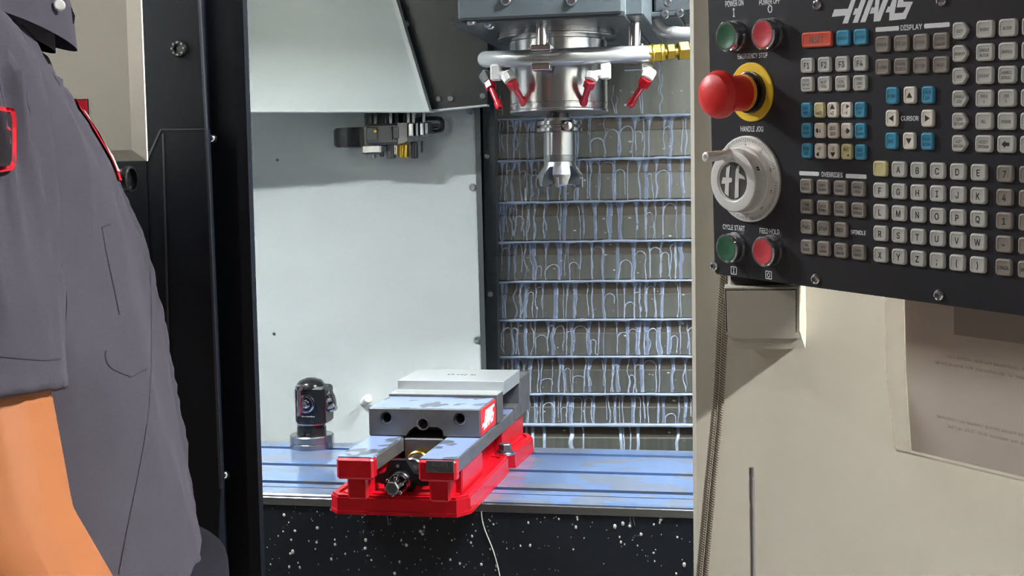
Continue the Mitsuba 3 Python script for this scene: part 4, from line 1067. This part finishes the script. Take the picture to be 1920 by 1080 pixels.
obj('gasket', boxpanel([BB(*q) for q in ((1360, 543.2), (1493.5, 542.3), (1493.5, 622), (1490, 628), (1366, 628), (1362.2, 622))], yB - .0012, .003), 'black_rubber', bx, smooth=False)
obj('cover', boxpanel([BB(*q) for q in ((1361.6, 544.8), (1492, 544), (1492, 622), (1498, 634), (1374, 634), (1364, 624))], yB - .0024, .003), 'beige_paint', bx, smooth=False)
lw = [BB(*q) for q in ((1364, 626), (1494, 626), (1505, 653), (1384, 653))]
obj('lower_flap', hull([V([lw[0][0], yB - .0022, lw[0][2]]), V([lw[1][0], yB - .0022, lw[1][2]]), V([lw[2][0], yB + .010, lw[2][2]]), V([lw[3][0], yB + .010, lw[3][2]]), V([lw[0][0], yB + .004, lw[0][2]]), V([lw[1][0], yB + .004, lw[1][2]]), V([lw[2][0], yB + .016, lw[2][2]]), V([lw[3][0], yB + .016, lw[3][2]])]), 'beige_trim', bx, smooth=False)
cl0, cl1 = BB(1362, 540), BB(1497, 540)
obj('column', cb([cl0[0], 1.292, cl0[2] - .004], [cl1[0], 1.3298, 1.985], .003), 'beige_paint', bx)
q = BB(1447, 655); obj('plug', cyl(V([q[0], yB + .03, q[2] - .002]), V([q[0], yB + .03, q[2] + .004]), .006, n=20), 'black_rubber', bx)

# braided cables at the door's edge
for k, (dx, lab) in enumerate(((-1.5, 'grey braided cable beside the opening, left one of the pair'), (10.5, 'grey braided cable hanging nearest the support column, right one of the pair'))):
    pts = [ay(x + dx, y, 1.300 + .001 * i) for i, (x, y) in enumerate(((1361, 470), (1354, 540), (1350, 600), (1346, 680), (1338, 800), (1328, 900), (1319, 1000), (1310, 1100), (1303, 1190)))]
    obj('braided_cable', tube(spline(pts, 80), .0029, 14), 'braid', None, lab, 'cable')
# chrome rod
r0, r1 = ay(1409, 876, 1.295), ay(1413, 1180, 1.295)
rd = thing('chrome_rod', 'slim chrome rod with a necked tip standing before the beige door', 'metal rod')
L = np.linalg.norm(r1 - r0)
obj('shaft', lathe([(0, 0), (.0026, 0), (.0028, .0008), (.0028, .0095), (.0024, .0100), (.0024, .0112), (.0028, .0117), (.0028, .035), (.0022, .038), (.0022, .041), (.0027, .044), (.0027, .05), (.0027, L), (0, L)], 20, r1 - r0, r0), 'satin_chrome', rd)
obj('foot', cyl(r1 + V([0, 0, .01]), V([r1[0], r1[1], .56]) + V([0, 0, .0]), .004, n=16), 'chrome', rd)

# paper notice in a clear sleeve on the back of the pendant
pn = thing('paper_notice', 'printed paper in a clear sleeve hanging behind the control panel', 'paper sheet')
W = -60.0
pp_ = Polygon([(-19.5, -60), (-18.8, -108), (-17.0, -175), (-11.2, -247), (205, -245), (205, -60)])
e = extr(pp_, .3); e.apply_translation([0, 0, W]); obj('sheet', pan(e), 'paper', pn, smooth=False)
e = extr(Polygon([(32, -62), (33.2, -131.6), (150, -129.5), (150, -62)]), .1); e.apply_translation([0, 0, W + .3]); obj('picture', pan(e), 'paper_print', pn, smooth=False)
mir = np.diag([-1.0, 1, 1, 1])
for s, u0, v, wd in (('You will need a to download the free mobile app', 26, 151.8, 112), ('See your dealer or distributor for more help', 14, 159, 124), ('If you still have any issues please contact our customer', 16, 208.8, 124), ('service team at our number 800-331-6746', 28, 216, 108)):
    m = text2d(s, 3.0, False, .8, .1); x = m.vertices[:, 0]; k = wd / (x.max() - x.min()); m.apply_transform(np.diag([-k, 1, 1, 1])); m.invert()
    m.apply_translation([u0 + wd / 2, -v, W + .3]); obj('print', pan(m), 'paper_ink', pn, smooth=False)
e = extr(Polygon([(-42, -60), (-40.5, -108), (-39, -178), (-27.4, -250), (210, -248), (210, -60)]), .02); e.apply_translation([0, 0, W + 1.5])
for nm_, pts, mt in (('sleeve_margin', [(-42, -60), (-40.5, -108), (-39, -178), (-27.4, -251), (-11.6, -250.6), (-17.4, -175), (-19.2, -108), (-19.9, -60)], 'sleeve_film'), ('sleeve', [(-19.9, -60), (-19.2, -108), (-17.4, -175), (-11.6, -250.6), (210, -249), (210, -60)], 'clear_film')):
    a_, f_ = trimesh.creation.triangulate_polygon(Polygon(pts), engine='earcut')
    obj(nm_, pan(trimesh.Trimesh(np.c_[a_, np.full(len(a_), W + 1.5)], f_, process=False)), mt, pn, smooth=False)
e = extr(Polygon([(-27.4, -249.2), (-27.4, -251), (210, -249), (210, -247.3)]), .3); e.apply_translation([0, 0, W + 1.3]); obj('sleeve_edge', pan(e), 'paper', pn, smooth=False)

# ------------------------------------------------------------------ person
PCX, PCY, FA = -.56, .91, math.radians(28)
F_, L_ = V([math.cos(FA), math.sin(FA), 0]), V([-math.sin(FA), math.cos(FA), 0])


def B(f, l, z): return V([PCX, PCY, 0]) + F_ * f + L_ * l + V([0, 0, z])


def sph(c, r, s=(1, 1, 1), n=28):
    m = m3.Manifold.sphere(1.0, n).scale([r * s[0], r * s[1], r * s[2]]).rotate([0, 0, math.degrees(FA)])
    return m.translate(list(map(float, c)))


def bone(a, ra, b, rb, n=24):
    return m3.Manifold.batch_hull([m3.Manifold.sphere(float(ra), n).translate(list(map(float, a))), m3.Manifold.sphere(float(rb), n).translate(list(map(float, b)))])


def ell(f, l, z, rf, rl, rz): return sph(B(f, l, z), 1.0, (rf, rl, rz))


def smoothed(man, edge, it=12):
    m = tm(man.refine_to_length(edge)); m.merge_vertices()
    trimesh.smoothing.filter_taubin(m, lamb=.5, nu=.53, iterations=it)
    return m


per = thing('person', 'person in a charcoal short-sleeved work shirt standing at the machine', 'person')
# shirt: trunk hulls from the hem to the neck, sleeves
levels = [(.86, -.010, .128, .178), (.95, -.014, .130, .175), (1.03, -.016, .128, .178), (1.12, -.024, .128, .182), (1.20, -.034, .124, .187), (1.28, -.045, .120, .190), (1.34, -.056, .112, .192), (1.395, -.070, .094, .190), (1.435, -.082, .082, .165)]
trunk = []
for (z0, f0, a0_, b0_), (z1, f1, a1_, b1_) in zip(levels[:-1], levels[1:]):
    trunk.append(m3.Manifold.batch_hull([ell(f0, 0, z0, a0_, b0_, .03), ell(f1, 0, z1, a1_, b1_, .03)]))
trunk.append(m3.Manifold.batch_hull([ell(-.080, 0, 1.435, .076, .16, .02), ell(-.060, 0, 1.462, .062, .075, .015)]))
sho = {-1: B(-.058, -.190, 1.382), 1: B(-.060, .190, 1.385)}
elb = {-1: B(-.020, -.232, 1.110), 1: B(-.075, .235, 1.110)}
wri = {-1: B(.080, -.205, .875), 1: B(-.05, .23, .865)}
slv = []
for s in (-1, 1):
    q = sho[s] + (elb[s] - sho[s]) * .70 - F_ * (.012 if s < 0 else 0)
    slv += [bone(sho[s], .070, sho[s] + (elb[s] - sho[s]) * .4 - F_ * (.004 if s < 0 else 0), .067), bone(sho[s] + (elb[s] - sho[s]) * .4 - F_ * (.004 if s < 0 else 0), .067, q, .070), bone(sho[s], .068, B(-.065, s * .10, 1.41), .060)]
sleeves = {}
# cut the cuffs flat
for s in (-1, 1):
    a, b, d = frame(elb[s] - sho[s]); q = sho[s] + (elb[s] - sho[s]) * .705
    M = mat4(a, b, d, q)[:3]
    sl = m3.Manifold.batch_boolean(slv[(s + 1) // 2 * 3:(s + 1) // 2 * 3 + 3], m3.OpType.Add)
    sleeves[s] = sl - m3.Manifold.cube([.3, .3, .2]).translate([-.15, -.15, 0]).transform(M)
shirt = m3.Manifold.batch_boolean(trunk, m3.OpType.Add)
sm_ = smoothed(shirt, .0075, 45)
v = sm_.vertices.copy(); nrm = sm_.vertex_normals
rel = v - V([PCX, PCY, 0]); fl_, ll_ = rel @ F_, rel @ L_
# soft folds: long diagonal ridges on the trunk, ring creases on the sleeve
def ridge(x): return 1 - np.abs(2 * x - 1)
inarm = 0 * ll_
phi = np.arctan2(ll_ + .215, fl_ + .03)
fa = np.arctan2(ll_, fl_ + .05)
w1 = ridge(meshkit.noise(np.c_[fa * 5.2 + v[:, 2] * 9, v[:, 2] * 4.5 - fa * 1.2, 0 * fa], 5)) ** 1.25 - .4
w3 = ridge(meshkit.noise(np.c_[fa * 3.6 - v[:, 2] * 7, v[:, 2] * 7, 0 * fa + 4], 15)) ** 2 - .3
w2 = meshkit.fbm(np.c_[fl_ * 10, ll_ * 10, v[:, 2] * 9], 2, 8) - .5
sm_.vertices = v + nrm * (w1 * .0062 + w3 * .003 + w2 * .006)[:, None]
sm_.fix_normals()
sh = obj('shirt', sm_, 'shirt', per, smooth=True)
slm = []
for s in (-1, 1):
    q = smoothed(sleeves[s], .006, 10); vv_ = q.vertices.copy(); rl_ = vv_ - V([PCX, PCY, 0]); ff_, l2 = rl_ @ F_, rl_ @ L_
    ph = np.arctan2(l2 - s * .215, ff_ + .03)
    wa = ridge(meshkit.noise(np.c_[np.cos(ph) * 2.0 + vv_[:, 2] * 3, np.sin(ph) * 2.0, vv_[:, 2] * 3.5], 6)) ** 1.6 - .35
    fade = np.clip((vv_[:, 2] - 1.205) / .05, .12, 1)
    wb = ridge(meshkit.noise(np.c_[np.cos(ph) * 3.5 + vv_[:, 2] * 3, np.sin(ph) * 3.5 - vv_[:, 2] * 9, vv_[:, 2] * 4], 16)) - .5
    q.vertices = vv_ + q.vertex_normals * (fade * (wa * .009 + wb * .006))[:, None]
    obj('sleeve', q, 'shirt', sh, smooth=True); slm.append(q)
_al = trimesh.util.concatenate([sm_] + slm); TV, TF = np.asarray(_al.vertices), np.asarray(_al.faces)
_a, _e1, _e2 = TV[TF[:, 0]], TV[TF[:, 1]] - TV[TF[:, 0]], TV[TF[:, 2]] - TV[TF[:, 0]]


def cast(o, d):
    """first point of the shirt along a ray, and the direction back to the ray's start"""
    h = np.cross(d, _e2); det = (_e1 * h).sum(1); det = np.where(abs(det) < 1e-14, 1e-14, det)
    q = o - _a; u = (q * h).sum(1) / det; r = np.cross(q, _e1); w = (r * d).sum(1) / det; t = (_e2 * r).sum(1) / det
    ok = (u >= -1e-6) & (w >= -1e-6) & (u + w <= 1 + 1e-6) & (t > 1e-4)
    return o + d * t[ok].min() if ok.any() else None


def seam(pxs, r=.0011, n=30, lift=.0004):
    p = spline([(a, b, 0) for a, b in pxs], n) if len(pxs) > 2 else np.linspace((*pxs[0], 0), (*pxs[1], 0), n)
    out = []
    for x, y, _ in p:
        d = ray(x, y); d /= np.linalg.norm(d); q = cast(CAM, d)
        if q is not None and (not out or np.linalg.norm(q - out[-1]) < .04): out.append(q - d * lift)
    return tube(out, r, 8)


def drape(orig, dirs, nu, nv, lift):
    P = [cast(o, d / np.linalg.norm(d)) for o, d in zip(orig, dirs)]
    P = [p if p is not None else None for p in P]
    good = [p for p in P if p is not None]
    v = V([p if p is not None else good[0] for p in P]); okp = V([p is not None for p in P])
    v = v - V([d / np.linalg.norm(d) for d in dirs]) * lift
    f = []
    for i in range(nv - 1):
        for j in range(nu - 1):
            a, b, c, e = i * nu + j, i * nu + j + 1, (i + 1) * nu + j + 1, (i + 1) * nu + j
            if okp[[a, b, c, e]].all(): f += [(a, b, c), (a, c, e)]
    return trimesh.Trimesh(v, f, process=False)


def pxpatch(x0, x1, y0, y1, lift, rnd=.25, nu=15, nv=17):
    o, d = [], []
    for t in np.linspace(-1, 1, nv):
        k = (1 - abs(t) ** 6) ** (1 / 6.0) if rnd else 1.0
        for s_ in np.linspace(-1, 1, nu):
            o.append(CAM); d.append(ray((x0 + x1) / 2 + s_ * k * (x1 - x0) / 2, (y0 + y1) / 2 + t * (y1 - y0) / 2 + s_ * 5))
    return drape(o, d, nu, nv, lift)


for pts in ([(191, 425), (196, 455), (205, 500), (216, 550), (224, 590)], [(199, 658), (199, 675), (205, 686), (225, 698), (245, 707)], [(245, 707), (275, 693)], [(192, 426), (206, 421)]):
    obj('pocket_seam', seam(pts, .0006), 'shirt_seam', sh, smooth=True)
obj('cuff_seam', seam([(-40, 660), (0, 668), (40, 672), (80, 675), (114, 672)], .0005), 'shirt_seam', sh, smooth=True)
for pts in ([(281, 500), (284, 600), (283, 690), (277, 790), (262, 880), (238, 1000), (224, 1075)],):
    obj('placket_seam', seam(pts, .0009), 'shirt', sh, smooth=True)
obj('sleeve_patch', pxpatch(-75, 31, 190, 322, .0035), 'patch_red', sh, smooth=True)
obj('sleeve_patch', pxpatch(-69, 23, 198, 312, .0066), 'patch_dark', sh, smooth=True)


def chest(p0, p1, z0, z1, lift, nu=21, nv=9):
    o, d = [], []
    for z in np.linspace(z1, z0, nv):
        for a in np.linspace(p0, p1, nu):
            a = math.radians(a); o.append(B(-.07, 0, z)); d.append((F_ * math.cos(a) + L_ * math.sin(a)))
    m = drape(o, [V(q) for q in d], nu, nv, -lift); return m


obj('name_patch', chest(-17, 38, 1.330, 1.392, .0022), 'patch_red', sh, smooth=True)
obj('name_patch', chest(-12, 34, 1.337, 1.385, .0034), 'patch_white', sh, smooth=True)
# collar: a folded band round the neck, dipping to a point in front
n_ = 48; rows_ = [(.0, .086, .096, 1.452, .008), (.5, .084, .086, 1.478, .004), (1, .076, .076, 1.508, 0), (1, .070, .070, 1.508, 0), (.3, .070, .074, 1.446, .004)]
cv, cf_ = [], []
for _, rf, rl, z, dip in rows_:
    for k in range(n_):
        a = 2 * math.pi * k / n_; fr_ = max(0, math.cos(a))
        cv.append(B(-.053 + rf * math.cos(a), rl * math.sin(a), z - dip * fr_ ** 3 - .012 * fr_ + .006 * (1 - fr_)))
for i in range(len(rows_) - 1):
    for k in range(n_):
        q = (k + 1) % n_; cf_ += [(i * n_ + k, i * n_ + q, (i + 1) * n_ + q), (i * n_ + k, (i + 1) * n_ + q, (i + 1) * n_ + k)]
obj('undershirt', smoothed(bone(B(-.082, 0, 1.385), .080, B(-.064, 0, 1.452), .066), .012, 6), 'shirt_black', sh, smooth=True)
obj('collar', trimesh.Trimesh(cv, cf_, process=False), 'shirt', sh, smooth=60)
q = on(131, 33, B(.0, -.01, 0), L_)
obj('lapel_clip', hull([on(x, y, B(0, l, 0), L_) for x, y in ((124, 18), (134, 14), (141, 30), (139, 44), (128, 48), (122, 40)) for l in (-.012, .008)]), 'black_rubber', per, smooth=40)  # black piece painting the shadow inside the collar tip
q = on(112, 11, B(0, -.045, 0), L_)
obj('collar_button', cyl(q, q - L_ * .006, .0042, n=16, c=.001), 'white_plastic', sh)
# body: neck, head, arms, hands, legs
hc = B(-.02, 0, 1.605)
bod = [bone(B(-.065, 0, 1.41), .054, B(-.035, 0, 1.53), .054), sph(hc + V([0, 0, .02]), .1, (.98, .76, 1.12)), sph(hc + F_ * .03 - V([0, 0, .065]), .06, (1.05, .95, .95)), sph(hc + F_ * .098 - V([0, 0, .008]), .017, (1.1, .8, 1.3)),
       bone(hc + F_ * .092 + V([0, 0, .025]), .009, hc + F_ * .108 - V([0, 0, .012]), .012)]
for s in (-1, 1):
    bod += [bone(sho[s], .048, elb[s], .048), bone(elb[s], .048, elb[s] + (wri[s] - elb[s]) * .3, .050), bone(elb[s] + (wri[s] - elb[s]) * .3, .047, wri[s], .030),
            sph(hc + L_ * s * .077 - V([0, 0, .0]), .026, (.7, .35, 1.2))]
    dr_ = (wri[s] - elb[s]); dr_ /= np.linalg.norm(dr_); sd = np.cross(dr_, L_ * s); sd /= np.linalg.norm(sd); sd = sd if sd[2] > 0 else -sd
    pl = wri[s] + dr_ * .05
    bod.append(m3.Manifold.batch_hull([m3.Manifold.sphere(.017, 16).translate((wri[s] + dr_ * .012 + sd * k).tolist()) for k in (-.014, .014)] + [m3.Manifold.sphere(.012, 16).translate((wri[s] + dr_ * .092 + sd * k).tolist()) for k in (-.030, .030)]))
    for k, (o, L1) in enumerate(((-.030, .060), (-.010, .075), (.010, .080), (.030, .070))):
        p0 = wri[s] + dr_ * .09 + sd * o; p1 = p0 + dr_ * L1 * .5 - L_ * s * .008; p2 = p1 + dr_ * L1 * .4 - L_ * s * .028
        bod += [bone(p0, .0092, p1, .0086, 14), bone(p1, .0086, p2, .0074, 14)]
    p0 = wri[s] + dr_ * .035 + sd * .025; p1 = p0 + dr_ * .035 + sd * .025 - L_ * s * .012; p2 = p1 + dr_ * .032 + sd * .006 - L_ * s * .008
    bod += [bone(p0, .0125, p1, .0105, 14), bone(p1, .0105, p2, .0088, 14)]
hip = {s: B(.0, s * .095, .92) for s in (-1, 1)}; kne = {s: B(.03, s * .10, .50) for s in (-1, 1)}; ank = {s: B(-.01, s * .10, .09) for s in (-1, 1)}
for s in (-1, 1):
    bod += [bone(hip[s], .085, kne[s], .058), bone(kne[s], .056, ank[s], .038)]
bod.append(bone(B(-.01, -.06, .98), .10, B(-.01, .06, .98), .10)); bod.append(bone(B(-.02, 0, .98), .09, B(-.07, 0, 1.36), .07))
bm_ = smoothed(m3.Manifold.batch_boolean(bod, m3.OpType.Add), .007, 8)
obj('body', bm_, 'skin', per, smooth=True)
trs = [bone(hip[s], .100, kne[s], .074) for s in (-1, 1)] + [bone(kne[s], .074, ank[s] + V([0, 0, -.02]), .066) for s in (-1, 1)] + [m3.Manifold.batch_hull([ell(0, 0, 1.02, .135, .165, .03), ell(0, 0, .90, .135, .175, .05)])]
obj('trousers', smoothed(m3.Manifold.batch_boolean(trs, m3.OpType.Add), .016, 10), 'trousers', per, smooth=True)
for s in (-1, 1):
    a = ank[s]; obj('shoe', smoothed(m3.Manifold.batch_hull([m3.Manifold.sphere(.042, 20).scale([1, 1, .9]).translate((V([a[0], a[1], .042]) - F_ * .05).tolist()), m3.Manifold.sphere(.045, 20).scale([1, 1, .7]).translate((V([a[0], a[1], .034]) + F_ * .13).tolist()), m3.Manifold.sphere(.045, 20).translate(V([a[0], a[1], .08]).tolist())]), .012, 6), 'shoe', per, smooth=True)
hr = smoothed(m3.Manifold.batch_boolean([sph(hc + V([0, 0, .035]) - F_ * .012, .105, (.98, .80, 1.10)) - m3.Manifold.cube([.3, .4, .3]).translate([.055, -.2, -.26]).rotate([0, 0, math.degrees(FA)]).translate(hc.tolist()) - m3.Manifold.cube([.5, .5, .3]).translate([-.25, -.25, -.36]).translate(hc.tolist())], m3.OpType.Add), .012, 4)
obj('hair', hr, 'hair', per, smooth=True)
for s in (-1, 1):
    e = hc + F_ * .081 + L_ * s * .031 + V([0, 0, .022])
    eo = obj('eye', tm(m3.Manifold.sphere(.012, 20).translate(e.tolist())), 'eye_white', per, smooth=True)
    obj('iris', tm(m3.Manifold.sphere(.0062, 16).translate((e + F_ * .0075).tolist())), 'iris', eo, smooth=True)
    obj('eyebrow', tm(bone(e + F_ * .008 + V([0, 0, .018]) - L_ * .012, .004, e + F_ * .008 + V([0, 0, .018]) + L_ * .012, .004, 12)), 'hair', per, smooth=True)
obj('mouth', tm(bone(hc + F_ * .087 - V([0, 0, .050]) - L_ * .02, .006, hc + F_ * .087 - V([0, 0, .050]) + L_ * .02, .006, 12)), 'lips', per, smooth=True)
